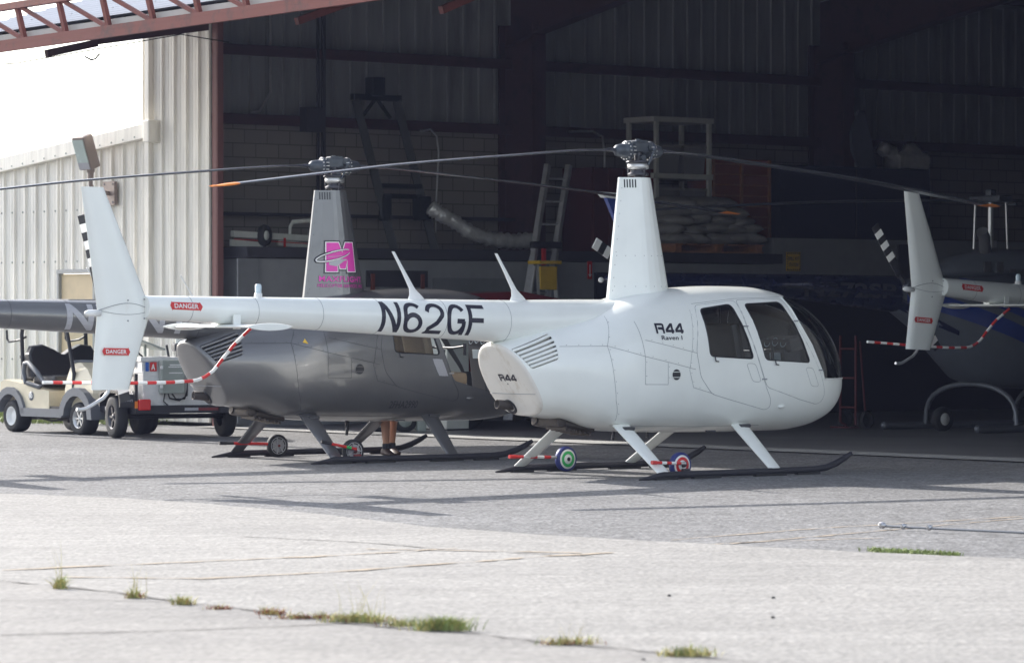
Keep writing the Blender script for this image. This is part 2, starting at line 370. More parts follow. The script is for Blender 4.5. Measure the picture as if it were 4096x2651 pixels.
def put_poly(mb, poly, fn, nx=8, ny=3):
    "fill a 2-D polygon finely and map it on a surface"
    xs = [p[0] for p in poly]; ys = [p[1] for p in poly]; x0, x1, y0, y1 = min(xs), max(xs), min(ys), max(ys)
    pts = []; n = len(poly); edges = []; bd = []
    for i in range(n):
        a, b = Vector(poly[i]), Vector(poly[(i + 1) % n])
        for k in range(4): bd.append(tuple(a.lerp(b, k / 4)))
    pts = [Vector(p) for p in bd]; edges = [(i, (i + 1) % len(bd)) for i in range(len(bd))]
    for i in range(1, nx):
        for j in range(1, ny):
            x, y = x0 + (x1 - x0) * i / nx, y0 + (y1 - y0) * j / ny
            if inpoly(x, y, poly): pts.append(Vector((x, y)))
    v, e, f, _, _, _ = delaunay_2d_cdt(pts, edges, [], 0, 1e-6)
    fs = [q for q in f if inpoly(sum(v[i][0] for i in q) / len(q), sum(v[i][1] for i in q) / len(q), poly)]
    mb.add([fn(a[0], a[1]) for a in v], fs, False); return mb
def arrow_poly(x0, x1, y0, y1):
    h = y1 - y0; m = (y0 + y1) / 2
    return [(x0, m), (x0 + h * .35, y1 + h * .12), (x0 + h * .42, y1), (x1 - h * .42, y1), (x1 - h * .35, y1 + h * .12), (x1, m),
            (x1 - h * .35, y0 - h * .12), (x1 - h * .42, y0), (x0 + h * .42, y0), (x0 + h * .35, y0 - h * .12)]
# ------------------------------------------------------------------ helicopter body surface
def interp(pts, x):
    if x <= pts[0][0]: return pts[0][1]
    if x >= pts[-1][0]: return pts[-1][1]
    n = len(pts)
    def sl(j):
        if j <= 0: return (pts[1][1] - pts[0][1]) / (pts[1][0] - pts[0][0])
        if j >= n - 1: return (pts[-1][1] - pts[-2][1]) / (pts[-1][0] - pts[-2][0])
        d0 = (pts[j][1] - pts[j - 1][1]) / (pts[j][0] - pts[j - 1][0]); d1 = (pts[j + 1][1] - pts[j][1]) / (pts[j + 1][0] - pts[j][0])
        return 0 if d0 * d1 <= 0 else 2 * d0 * d1 / (d0 + d1)
    for i in range(n - 1):
        if x <= pts[i + 1][0]:
            x0, y0 = pts[i]; x1, y1 = pts[i + 1]; h = x1 - x0; t = (x - x0) / h
            return (2*t**3 - 3*t*t + 1)*y0 + (t**3 - 2*t*t + t)*h*sl(i) + (-2*t**3 + 3*t*t)*y1 + (t**3 - t*t)*h*sl(i + 1)
ZT = [(-1.62,1.29),(-1.2,1.42),(-.8,1.56),(-.4,1.70),(0,1.79),(.43,1.83),(.9,1.85),(1.3,1.845),(1.6,1.81),(1.85,1.745),(2.1,1.64),(2.33,1.48),(2.5,1.28),(2.6,1.06),(2.64,.9)]
ZB = [(-1.62,.60),(-1.3,.55),(-.8,.46),(-.2,.42),(1,.40),(1.7,.40),(2.0,.425),(2.3,.50),(2.5,.62),(2.6,.75),(2.64,.9)]
WD = [(-1.62,.37),(-1.3,.47),(-.9,.575),(-.4,.635),(0,.645),(1.2,.645),(1.5,.63),(1.8,.585),(2.1,.50),(2.35,.385),(2.5,.27),(2.6,.14),(2.64,0.004)]
_sc = {}
def sec(s):
    k = round(s, 4)
    if k not in _sc:
        zt, zb, w_ = interp(ZT, s), interp(ZB, s), interp(WD, s); f = min(1, max(0, (s - 1.2) / 1.4)); g = min(1, max(0, (-s - .6) / 1.0))
        _sc[k] = (zt, zb, w_, zb + (zt - zb) * .42, 2.7 - .5 * f - .3 * g, 3.0 - .7 * f - .3 * g)
    return _sc[k]
def shx(s, z):
    r = min(1, max(0, (-s - .75) / .8)); r = r * r * (3 - 2 * r); return s - .62 * (z - .95) * r
def SF(s, th, off=0.0):
    zt, zb, w_, zm, n1, n0 = sec(s); c, si = math.cos(th), math.sin(th); n = n1 if si >= 0 else n0; h = (zt - zm) if si >= 0 else (zm - zb)
    y = -w_ * math.copysign(abs(c) ** (2 / n), c); z = zm + h * math.copysign(abs(si) ** (2 / n), si)
    return Vector((shx(s, z), y, z))
def SN(s, th):
    e = .004; s0 = min(max(s, -1.61), 2.63)
    a = SF(s0 + e, th) - SF(s0 - e, th); b = SF(s0, th + e * 2) - SF(s0, th - e * 2); n = a.cross(b)
    if n.length < 1e-12: return Vector((1, 0, 0))
    n.normalize(); p = SF(s0, th) - Vector((s0 * .6, 0, .95))
    return n if n.dot(p) > 0 else -n
def side(x, z):
    s = x
    for _ in range(30): s += (x - shx(s, z)) * .7
    zt, zb, w_, zm, n1, n0 = sec(s); n = n1 if z >= zm else n0; h = (zt - zm) if z >= zm else (zm - zb)
    q = max(-1, min(1, (z - zm) / max(h, 1e-6)))
    return s, math.copysign(math.asin(min(1, abs(q) ** (n / 2))), q)
def onside(x, z, off=.003, sgn=1):
    s, th = side(x, z); p = SF(s, th) + SN(s, th) * off
    return Vector((p.x, p.y * sgn, p.z))
RWIN = [(.343,1.618),(.765,1.668),(.948,1.13),(.375,1.16)]
FWIN = [(.944,1.668),(1.468,1.69),(1.752,1.086),(1.105,1.119)]
FDOOR = [(.86,1.708),(1.30,1.722),(1.545,1.722),(1.60,1.45),(1.93,.985),(1.99,.866),(2.03,.774),(1.99,.69),(1.90,.668),(1.613,.72),(1.125,.85),(1.085,.946),(.90,1.42)]
RDOOR = [(.30,1.655),(.85,1.706),(.89,1.42),(1.075,.946),(1.115,.845),(1.19,.73),(1.20,.65),(1.14,.625),(.673,.727),(.40,.792),(.252,.955),(.20,1.21)]
LOUV = [(-1.785,1.235),(-1.35,1.385),(-1.375,1.14),(-1.635,1.05)]
def dens(P, n=5):
    out = []
    for i in range(len(P)):
        a, b = Vector(P[i]), Vector(P[(i + 1) % len(P)])
        for k in range(n): out.append(tuple(a.lerp(b, k / n)))
    return out
def body_parts():
    "triangulates the whole skin in its (s, angle) domain and sorts triangles into regions"
    ss = [-1.62 + (1.7 + 1.62) * i / 52 for i in range(53)] + [1.7 + .94 * math.sin(PI / 2 * i / 26) for i in range(1, 27)]
    th = [-PI / 2 + 2 * PI * j / 96 for j in range(97)]
    reg = {}
    for nm, P, r in (('rwin', RWIN, .05), ('fwin', FWIN, .05), ('fdoor', FDOOR, .05), ('rdoor', RDOOR, .05), ('louv', LOUV, .02)):
        q = dens(rrect(P, r, 4), 4)
        reg[nm] = [side(x, z) for x, z in q]; reg[nm + '_l'] = [(a, PI - b) for a, b in reg[nm]][::-1]
    wl = [(1.575,1.733),(1.60,1.62),(1.635,1.50),(1.79,1.26),(1.96,.99),(1.985,.925)]
    e = []
    for i in range(len(wl) - 1):
        a, b = Vector(wl[i]), Vector(wl[i + 1])
        for k in range(5): e.append(tuple(a.lerp(b, k / 5)))
    up = [side(x, z) for x, z in e]
    base = [side(1.985 + (.63) * k / 14, .92) for k in range(15)]
    top = [(1.60 + .22 * math.sin(PI * k / 16), up[0][1] + (PI - 2 * up[0][1]) * k / 16) for k in range(1, 16)]
    reg['wind'] = up + base + [(2.64, base[-1][1]), (2.64, PI - base[-1][1])] + [(a, PI - b) for a, b in base[::-1]] + [(a, PI - b) for a, b in up[::-1]] + top[::-1]
    K = 1.0
    pts = []; edges = []
    for nm, P in reg.items():
        o = len(pts); pts += [Vector((a, b * K)) for a, b in P]; edges += [(o + i, o + (i + 1) % len(P)) for i in range(len(P))]
    for a in ss:
        for b in th: pts.append(Vector((a, b * K)))
    v, _, f, _, _, _ = delaunay_2d_cdt(pts, edges, [], 0, 1e-5)
    out = {k: [] for k in list(reg) + ['body']}
    order = ['rwin', 'fwin', 'rwin_l', 'fwin_l', 'fdoor', 'rdoor', 'fdoor_l', 'rdoor_l', 'louv', 'louv_l', 'wind']
    bb = {k: (min(p[0] for p in P), max(p[0] for p in P), min(p[1] for p in P), max(p[1] for p in P)) for k, P in reg.items()}
    for t in f:
        cx = sum(v[i][0] for i in t) / 3; cy = sum(v[i][1] for i in t) / 3; r = 'body'
        for k in order:
            b = bb[k]
            if b[0] <= cx <= b[1] and b[2] <= cy <= b[3] and inpoly(cx, cy, reg[k]): r = k; break
        out[r].append(t)
    P3 = [SF(min(a[0], 2.64), a[1]) for a in v]; N3 = [SN(a[0], a[1]) for a in v]
    return P3, N3, out, reg
BODY = body_parts()
def region_mesh(names, off=0.0, flip=False):
    P3, N3, out, reg = BODY; idx = {}; vs = []; ns = []; fs = []
    for nm in names:
        for t in out[nm]:
            q = []
            for i in t:
                if i not in idx: idx[i] = len(vs); vs.append(P3[i] + N3[i] * off); ns.append(N3[i])
                q.append(idx[i])
            a, b, c = vs[q[0]], vs[q[1]], vs[q[2]]
            n = (b - a).cross(c - a)
            if n.dot(ns[q[0]]) < 0: q = q[::-1]
            fs.append(q)
    mb = MB(); mb.add(vs, fs, True); return mb, ns
def boom_r(x): return .105 + (x + 5.7) / (5.7 - 1.6) * (.205 - .105) if x < -1.6 else .205 + (x + 1.6) / 1.3 * .05
def boom_z(x): return 1.628 + (x + 5.7) / 4.1 * (1.497 - 1.628) if x < -1.6 else 1.497
def onboom(x, arc, off=.002):
    "x along, arc above the axis on the starboard face"
    r = boom_r(x); a = arc / r; return Vector((x, -math.cos(a) * (r + off), boom_z(x) + math.sin(a) * (r + off)))
FS = [(0,.10),(.2,.45),(.42,.88),(.5,.97),(.62,1),(.72,.92),(.86,.66),(.95,.36),(1,0)]
def fair_ends(z):
    t = (z - 1.68) / (2.905 - 1.68); return -.40 + t * .15, .395 - t * .25, .20 - t * .085
def onfair(x, z, off=.003):
    a, b, h = fair_ends(z); u = min(1, max(0, (x - a) / (b - a)))
    for i in range(len(FS) - 1):
        if u <= FS[i + 1][0]: q = FS[i][1] + (FS[i + 1][1] - FS[i][1]) * (u - FS[i][0]) / (FS[i + 1][0] - FS[i][0]); break
    return Vector((x, -h * q - off, z))
BLADE_Z = [(0,3.165),(.35,3.167),(.46,3.165),(1.8,3.065),(3.0,2.955),(3.6,2.885),(5.0,2.715)]
def danger(root, f0, name='danger_decal'):
    "f0(u, v): point on the surface, u, v in metres from the decal centre"
    a = MB(); put_poly(a, arrow_poly(-.17, .17, -.034, .034), lambda u, v: f0(u, v, .003), 10, 2); d = a.build(name, 'red', root)
    t = MB(); put_text(t, 'DANGER', lambda u, v: f0(-.125 + .25 * u, -.021 + .042 * v, .005), .02, 1.05); t.build('decal_text', 'plainwhite', d)
def helicopter(name, label, loc, yaw, paint, cowl, blade_off=0.0, pitch=0.0, fin_paint=None, blades=True, markings='white', rotor_phase=15, guard=True, cabin=True, belly='cowl_white', group=None, doors_off=False):
    H = thing(name, label, 'helicopter', (loc[0], loc[1], loc[2] if len(loc) > 2 else 0), group=group, rot=(0, R(pitch), R(yaw)))
    fp = fin_paint or paint
    mb, ns = region_mesh(['body']); mb.build('cabin_body', paint, H, ns)
    lm, lns = region_mesh(['body', 'rdoor', 'rdoor_l'] + ([] if doors_off else ['fdoor', 'fdoor_l']), -.03); lm.build('cabin_lining', 'liner', H, lns)
    for d, wn, sg in (('fdoor', 'fwin', 1), ('rdoor', 'rwin', 1), ('fdoor_l', 'fwin_l', -1), ('rdoor_l', 'rwin_l', -1)):
        if doors_off and 'fd' in d: continue
        mb, ns = region_mesh([d], .001); dr = mb.build('door', paint, H, ns)
        mb, ns = region_mesh([wn], -.004); mb.build('window', 'glass', dr, ns)
        s = MB()
        P = rrect(FWIN if 'fwin' in wn else RWIN, .05, 4); s.tube([onside(x, z, .001, sg) for x, z in dens(P, 3)], .0065, 5, closed=True)
        s.build('window_seal', 'black', dr)
        s = MB(); P = rrect(FDOOR if 'fd' in d else RDOOR, .05, 4); s.tube([onside(x, z, -.0005, sg) for x, z in dens(P, 3)], .0035, 4, closed=True)
        s.build('door_gap', 'seam' if paint != 'grey_paint' else 'seam_dark', dr)
        h = MB(); hx, hz = (1.227, 1.074) if 'fd' in d else (.431, 1.112)
        h.tube([onside(hx + .004, hz + .045, .004, sg), onside(hx - .005, hz + .02, .02, sg), onside(hx, hz, .02, sg), onside(hx + .03, hz - .004, .02, sg), onside(hx + .05, hz - .004, .004, sg)], .006, 6)
        h.build('handle', 'dark_metal', dr)
        k = MB(); PK = [(1.677,1.039),(1.799,1.033),(1.905,.845),(1.774,.85)] if 'fd' in d else [(.848,1.088),(.969,1.083),(1.046,.901),(.932,.905)]
        k.tube([onside(x, z, 0, sg) for x, z in dens(rrect(PK, .04, 3), 2)], .003, 4, closed=True)
        if paint == 'grey_paint' and sg == 1 and 'rd' in d: put_poly(k, PK, lambda x, z: onside(x, z, .003), 4, 3)
        k.build('door_pocket', 'seam' if paint != 'grey_paint' else 'letter_grey', dr)
        g = MB()
        for hx, hz in (((1.60, 1.50), (1.925, 1.01)) if 'fd' in d else ((.875, 1.45), (1.085, .93))): g.box(onside(hx, hz, .006, sg), (.06, .012, .014))
        g.build('hinge', 'steel' if paint == 'grey_paint' else 'seam', dr)
    mb, ns = region_mesh(['wind'], -.002); wo = mb.build('windshield', 'glass', H, ns)
    b = MB(); b.tube([SF(1.82 + (2.60 - 1.82) * k / 14, PI / 2) + Vector((0, 0, .002)) for k in range(15)], .012, 6); b.build('windshield_strip', paint, wo)
    b = MB()
    for sg in (1, -1):
        pl = [(1.575,1.733),(1.60,1.62),(1.635,1.50),(1.79,1.26),(1.96,.99),(1.985,.925)]
        b.tube([onside(x + .006, z, .001, sg) for x, z in pl], .011, 6)
        b.tube([onside(1.985 + .6 * k / 10, .918, .002, sg) for k in range(11)], .008, 6)
    b.build('windshield_frame', paint, wo)
    # seams on the starboard and port skin
    s = MB()
    lines = [[(-.70,1.55),(-.846,1.264),(-.819,1.075),(-.776,.746),(-.70,.55)], [(-1.33,1.262),(-.846,1.264),(-.444,1.163),(-.13,1.099),(.184,1.034)],
             [(-.42,1.32),(.205,1.192)], [(.22,1.61),(.106,1.026),(.158,.858),(.43,.792)], [(-.444,1.163),(-.449,.895)], [(-.168,1.10),(-.168,.891)], [(-.449,.895),(-.168,.891)],
             [(-.444,1.163),(-.46,1.32),(-.48,1.50)], [(-.70,.50),(.2,.475),(1.2,.47)], [(.28,1.67),(.86,1.722),(1.55,1.74)]]
    for sg in (1, -1):
        for L in lines:
            q = []
            for i in range(len(L) - 1):
                a, c = Vector(L[i]), Vector(L[i + 1])
                for k in range(8): q.append(tuple(a.lerp(c, k / 8)))
            q.append(L[-1]); s.tube([onside(x, z, -.0005, sg) for x, z in q], .0028, 4)
    s.build('panel_seams', 'seam' if paint != 'grey_paint' else 'seam_dark', H)
    rv = MB()
    for L in lines[:6]:
        for i in range(len(L) - 1):
            a, c = Vector(L[i]), Vector(L[i + 1]); n = max(2, int((c - a).length / .11))
            for k in range(n): p = a.lerp(c, (k + .5) / n); rv.ball(onside(p.x + .014, p.y + .014, .001), .0045, 5, 3)
    rv.build('rivets', 'seam' if paint != 'grey_paint' else 'seam_dark', H)
    # filler opening with bars
    f = MB(); f.lathe([(0, .004), (.052, .004)], onside(-.066, .985, 0), (0, -1, 0), 24)
    fo = f.build('intake_opening', 'black', H)
    f = MB(); f.lathe([(.052, 0), (.056, .006), (.06, 0)], onside(-.066, .985, 0), (0, -1, 0), 24)
    for dz in (.026, -.026): f.beam(onside(-.135, .985 + dz, .01), onside(.003, .985 + dz, .01), .006, .006)
    f.build('intake_ring', paint, fo)
    # oil cooler grille: dark well, slats
    lv = MB()
    for sg in (1, -1):
        q = [onside(x, z, -.09, sg) for x, z in LOUV]; e_ = [onside(x, z, -.001, sg) for x, z in LOUV]
        lv.add(q, [(0, 1, 2, 3)], False)
        for i in range(4): lv.add([q[i], q[(i + 1) % 4], e_[(i + 1) % 4], e_[i]], [(0, 1, 2, 3)], False)
    lo = lv.build('vent_well', 'liner' if paint == 'grey_paint' else 'cowl_white', H)
    sl_ = MB()
    for sg in (1, -1):
        for i in range(6):
            t = (i + .4) / 6; a = Vector(LOUV[0]).lerp(Vector(LOUV[3]), t); b_ = Vector(LOUV[1]).lerp(Vector(LOUV[2]), t)
            sl_.tube([onside(*a.lerp(b_, k / 4), -.006, sg) for k in range(5)], .0165, 6)
    sl_.build('vent_slats', paint, lo)
    # rear cowl face
    rc = MB(); n = 64; ring = [SF(-1.62, 2 * PI * k / n) for k in range(n)]; cen = sum(ring, Vector()) / n
    nrm = Vector((-1, 0, -.62)).normalized(); secs = [ring]
    for sc_, dp in ((.985, .018), (.955, .028), (.88, .034), (.5, .036), (.02, .036)): secs.append([cen + (p - cen) * sc_ + nrm * dp for p in ring])
    rc.loft(secs, cap=False); rco = rc.build('rear_cowl', cowl, H)
    fc = lambda u, v, off=.0: cen + nrm * (.038 + off) + Vector((0, -1, 0)) * u + Vector((-.62, 0, 1)).normalized() * v
    s = MB(); s.tube([fc(-.345, -.11), fc(.345, -.11)], .003, 4); s.build('cowl_seam', 'seam', rco)
    ex = MB(); c0 = fc(-.13, -.26, -.02); ex.lathe([(.0, 0), (.082, 0), (.082, .024), (.05, .02)], c0, nrm, 20); exh = ex.build('exhaust_shroud', 'black', rco)
    ex = MB(); ex.lathe([(.036, -.05), (.046, .0), (.046, .17), (.042, .17), (.042, .1), (0, .1)], c0, (-1, .12, .10), 20); ex.build('exhaust_pipe', 'exhaust', H)
    # engine belly
    eb = MB(); eb.bbox((-.98, 0, .505), (.42, .42, .09), .03, (0, .17, 0)); eb.cyl((-1.2, .14, .55), (-.75, .16, .46), .04); eb.cyl((-1.1, -.2, .52), (-.75, -.2, .455), .03)
    for k in range(6): eb.box((-1.12 + .06 * k, -.1, .475 - .012 * k), (.015, .3, .03))
    eb.build('engine', 'exhaust', H)
    # tail boom with forward fairing
    tb = MB(); xs = [-5.75 + 5.55 * k / 40 for k in range(41)]
    secs = []
    for x in xs:
        r = boom_r(x); z = boom_z(x); k = max(0, (x + 1.6) / 1.4); dz = .10 * k
        secs.append([Vector((x, math.cos(t) * r * (1 + .25 * k), z + math.sin(t) * r * (1 - .35 * k * (1 if math.sin(t) > 0 else 0)) + (.045 * k if math.sin(t) > 0 else 0))) for t in [2 * PI * j / 40 for j in range(40)]])
    tb.loft(secs); bo = tb.build('tail_boom', paint, H)
    s = MB()
    for x in (-5.3, -4.6, -3.9, -3.25, -2.5, -1.75):
        r = boom_r(x) + .0005; s.tube([(x, math.cos(t) * r, boom_z(x) + math.sin(t) * r) for t in [2 * PI * j / 40 for j in range(40)]], .0022, 4, closed=True)
    s.build('boom_seams', 'seam' if paint != 'grey_paint' else 'seam_dark', bo)
    # mast fairing
    fa = MB(); secs = []
    for k in range(13):
        z = 1.60 + (2.905 - 1.60) * k / 12; a, b_, h = fair_ends(z); st = [(a + u * (b_ - a), -h * q, z) for u, q in FS]
        secs.append(st + [(x, -y, z) for x, y, z in st[::-1][1:]])
    fa.loft(secs, sm=False); fo = fa.build('mast_fairing', paint, H)
    v = MB()
    for k in range(5): 
        x = fair_ends(2.84)[0] + .05 + .024 * k; v.add([onfair(x - .006, 2.885, .002), onfair(x + .006, 2.885, .002), onfair(x + .006, 2.805, .002), onfair(x - .006, 2.805, .002)], [(0, 1, 2, 3)])
    v.build('vent_slots', 'black', fo)
    rv = MB()
    for z in (1.84, 2.14):
        for k in range(7): a, b_, h = fair_ends(z); rv.ball(onfair(a + (b_ - a) * (.06 + .13 * k), z, 0), .005, 5, 3)
    for k in range(9): z = 1.8 + .125 * k; rv.ball(onfair(fair_ends(z)[0] + .03, z, 0), .005, 5, 3)
    rv.build('rivets', 'seam' if paint != 'grey_paint' else 'seam_dark', fo)
    sk = MB(); sk.tube([Vector((-.42, 0, 1.70))] + [onfair(x, z, .012) for x, z in ((-.38, 1.672), (-.2, 1.70), (0, 1.745), (.2, 1.78), (.36, 1.80))], .008, 5); sk.build('fairing_seal', 'seam_dark', fo)
    # mast, swashplate and hub
    m_ = MB(); m_.cyl((0, 0, 2.88), (0, 0, 3.2), .038); m_.lathe([(.0, 0), (.10, 0), (.105, .02), (.075, .04), (.075, .055)], (0, 0, 2.925), (0, 0, 1)); 
    for k in range(3): t = 2 * PI * k / 3 + .5; m_.cyl((.085 * math.cos(t), .085 * math.sin(t), 2.9), (.1 * math.cos(t), .1 * math.sin(t), 3.0), .012)
    ma = m_.build('rotor_mast', 'dark_metal', H)
    sw = MB(); sw.lathe([(.085, 0), (.105, .01), (.105, .055), (.085, .065)], (0, 0, 2.985), (0, 0, 1)); sw.build('swashplate', 'alu', ma)
    sw = MB(); sw.lathe([(.08, 0), (.12, .006), (.12, .02), (.08, .03)], (0, 0, 3.045), (0, 0, 1)); sw.build('swashplate_ring', 'dark_metal', ma)
    br = Matrix.Rotation(R(blade_off), 3, 'Z')
    hb = MB(); bt_ = MB()
    hb.bbox((0, -.055, 3.205), (.26, .03, .10), .012, br); hb.bbox((0, .055, 3.205), (.26, .03, .10), .012, br); hb.bbox((0, 0, 3.262), (.15, .13, .022), .008, br); hb.cyl((0, 0, 3.12), (0, 0, 3.285), .03)
    for sg in (1, -1):
        d = br @ Vector((sg, 0, 0)); hb.lathe([(.04, .03), (.048, .085), (.092, .115), (.092, .135), (.098, .137), (.098, .155), (.07, .16), (.066, .22), (.058, .27), (.03, .30), (.0, .305)], (0, 0, 3.168), d, 22)
        for k in range(14):
            t = 2 * PI * k / 14; q = d.cross(Vector((0, 0, 1))) * math.cos(t) * .09 + Vector((0, 0, 1)) * math.sin(t) * .085; c_ = Vector((0, 0, 3.168)) + q + d * .10; bt_.cyl(c_, c_ + d * .068, .0075, seg=6)
        hb.cyl(br @ Vector((sg * .09, -.085, 3.21)), br @ Vector((sg * .09, .085, 3.21)), .026)
        hb.cyl(Vector((0, 0, 3.0)) + (br @ Vector((sg * .03, -.115 * sg, .03))), Vector((0, 0, 3.0)) + (br @ Vector((sg * .10, -.13 * sg, .18))), .011)
        hb.ball(Vector((0, 0, 3.0)) + (br @ Vector((sg * .10, -.13 * sg, .18))), .02, 8, 6); hb.bbox(Vector((0, 0, 3.0)) + (br @ Vector((sg * .10, -.10 * sg, .18))), (.05, .08, .03), .008, br)
    hb.cyl((0, -.05, 3.10), (0, -.09, 3.10), .03); hb.bbox((0, 0, 3.13), (.06, .06, .06), .01); hbo = hb.build('rotor_hub', 'hub_metal', H); bt_.build('hub_bolts', 'alu', hbo)
    if blades:
        for sg in (1, -1):
            prof = [(.5, 0), (.46, .42), (.3, .8), (.1, .95), (-.2, .6), (-.5, .06), (-.5, -.06), (-.2, -.45), (.1, -.8), (.3, -.7), (.46, -.36)]
            bl = MB(); tip = MB(); le = MB(); secs = []
            xs = [.22, .28, .36, .46, .6] + [.6 + 4.2 * k / 24 for k in range(1, 25)]
            for x in xs:
                ch = .05 + (.254 - .05) * min(1, max(0, (x - .34) / .25)); th_ = .03 if x > .4 else .05
                secs.append([br @ Vector((sg * x, sg * (ch * u * 1.0), 0)) + Vector((0, 0, interp(BLADE_Z, x) + th_ / 2 * q)) for u, q in prof])
            bl.loft(secs); bo_ = bl.build('rotor_blade', 'blade' if paint != 'x' else 'blade', H)
            for x in (4.8, 4.9, 4.98, 5.03):
                ch = .254 * (1 if x < 4.95 else .75 if x < 5 else .35); th_ = .031 if x < 4.95 else .018
                tip_s = [br @ Vector((sg * x, sg * (ch * u), 0)) + Vector((0, 0, interp(BLADE_Z, min(x, 5)) + th_ / 2 * q)) for u, q in prof]
                if x == 4.8: ts = [tip_s]
                else: ts.append(tip_s)
            tip.loft(ts); tip.build('blade_tip', 'orange', bo_)
    # vertical fins
    def fin_y(z): return .0
    prf = [(0, 0), (.04, .5), (.2, .95), (.4, 1), (.7, .6), (1, .06)]
    def fin(zs, nm, mt):
        m2 = MB(); secs = []
        for z, xl, xt, t_ in zs:
            st = [(xl + (xt - xl) * u, -t_ * q, z) for u, q in prf]; secs.append(st + [(x, -y, q2) for x, y, q2 in st[::-1][:-1]])
        m2.loft(secs, sm=True); return m2.build(nm, mt, H)
    up = fin([(1.60, -5.672, -6.228, .030), (2.15, -5.92, -6.312, .027), (2.68, -6.165, -6.395, .022)], 'upper_fin', fp)
    lf = fin([(.905, -5.905, -6.29, .020), (1.25, -5.79, -6.26, .026), (1.60, -5.672, -6.228, .030)], 'lower_fin', fp)
    s = MB(); 
    for sg in (1,):
        pts = []
        for k in range(17):
            u = k / 16; x = -5.675 - .55 * u; yy = -(.031 * (1 - (2 * u - .8) ** 2 * .5)); pts.append((x, yy, 1.60 + .075 * math.sin(PI * min(1, u * 1.0)) * (1 - u * .3)))
        s.tube(pts, .0028, 4); s.tube([(x, y, 1.60 - (z - 1.60) * .55) for x, y, z in pts], .002, 4)
    for x, z in ((-5.76, 1.70), (-5.93, 1.69), (-5.76, 1.53), (-5.93, 1.51)): s.ball((x, -.031, z), .008, 6, 4)
    s.build('fin_seam', 'seam', up)
    tl = MB(); tl.lathe([(.0, 0), (.028, 0), (.03, .1), (.026, .13), (.012, .155), (0, .16)], (-6.2, 0, 1.578), (-1, 0, 0), 14); tl.build('tail_lamp', 'plainwhite', H)
    # tail skid, gearbox, tail rotor
    t_ = MB(); t_.tube([(-6.10, 0, .93), (-6.12, 0, .88), (-6.17, 0, .83), (-6.34, 0, .745), (-6.40, 0, .735), (-6.44, 0, .74)], .017, 8); t_.build('tail_skid', 'alu', H)
    g = MB(); g.bbox((-5.85, .12, 1.62), (.16, .14, .12), .02); g.cyl((-5.87, .12, 1.62), (-5.87, .45, 1.62), .025); g.cyl((-5.87, .38, 1.62), (-5.87, .46, 1.62), .05); g.build('tail_gearbox', 'hub_metal', H)
    for sg in (1, -1):
        tr = MB(); a = R(90 + rotor_phase) if sg > 0 else R(270 + rotor_phase); d = Vector((math.cos(a), 0, math.sin(a))); q = Vector((0, 0, 1)).cross(d) if 0 else Vector((-d.z, 0, d.x))
        c0 = Vector((-5.87, .45, 1.62)); seg = 9
        for k in range(seg):
            r0, r1 = .16 + (.86 - .16) * k / seg, .16 + (.86 - .16) * (k + 1) / seg
            tr.mi = 0 if (k % 2 == 0) else 1
            if k < 2: tr.mi = 0
            w0 = .055; P = []
            for r_ in (r0, r1): P += [c0 + d * r_ + q * w0 + Vector((0, -.004, 0)), c0 + d * r_ - q * w0 + Vector((0, -.004, 0)), c0 + d * r_ - q * w0 + Vector((0, .004, 0)), c0 + d * r_ + q * w0 + Vector((0, .008, 0))]
            tr.add(P, [(0, 1, 5, 4), (1, 2, 6, 5), (2, 3, 7, 6), (3, 0, 4, 7), (3, 2, 1, 0), (4, 5, 6, 7)])
        tr.mi = 0; tr.cyl(c0, c0 + d * .18, .02, seg=8); tr.build('tail_rotor_blade', ['black', 'plainwhite'], H)
    # stabiliser
    st = MB(); secs = []
    for y in [-.68, -.66, -.6, -.3, 0, .3, .6, .66, .68]:
        c_ = .30 * (1 if abs(y) < .62 else .85 if abs(y) < .67 else .4); t2 = .024 if abs(y) < .62 else .016 if abs(y) < .67 else .006
        pr = [(-.5, 0), (-.3, .7), (0, 1), (.3, .8), (.5, .1), (.5, -.1), (.3, -.4), (-.3, -.4)]
        secs.append([(-4.86 - u * c_, y, 1.455 + q * t2) for u, q in pr])
    st.loft(secs); so_ = st.build('stabiliser', paint, H)
    st = MB(); st.box((-4.86, -.155, 1.50), (.075, .012, .13)); st.box((-4.80, .10, 1.48), (.25, .1, .05)); st.build('stabiliser_bracket', paint, so_)
    for sg in (-1, 1):
        st = MB(); st.loft([[(-4.86 + .25 * f * math.cos(t), sg * (.675 + dy), 1.455 + .034 * f * math.copysign(abs(math.sin(t)) ** 1.5, math.sin(t))) for t in [2 * PI * j / 24 for j in range(24)]] for f, dy in ((.9, -.006), (1, 0), (.9, .006))])
        st.build('end_plate', paint, so_)
    if guard:
        g = MB(); P = [Vector(p) for p in [(-4.52,.12,1.44),(-4.60,.26,1.30),(-4.69,.3,1.18),(-4.80,.3,1.06),(-4.90,.3,1.0),(-5.0,.3,.968),(-5.3,.3,.955),(-5.7,.3,.955),(-6.1,.3,.962),(-6.6,.3,.972)]]
        L = [0]; 
        for i in range(1, len(P)): L.append(L[-1] + (P[i] - P[i - 1]).length)
        nseg = 24
        def at(s_):
            for i in range(1, len(P)):
                if s_ <= L[i] + 1e-9: return P[i - 1].lerp(P[i], (s_ - L[i - 1]) / (L[i] - L[i - 1]))
            return P[-1]
        for k in range(nseg):
            g.mi = k % 2; a, b2 = L[-1] * k / nseg, L[-1] * (k + 1) / nseg; g.tube([at(a), at((a + b2) / 2), at(b2)], .0155, 10)
        g.build('tail_rotor_guard', ['red', 'plainwhite'], H)
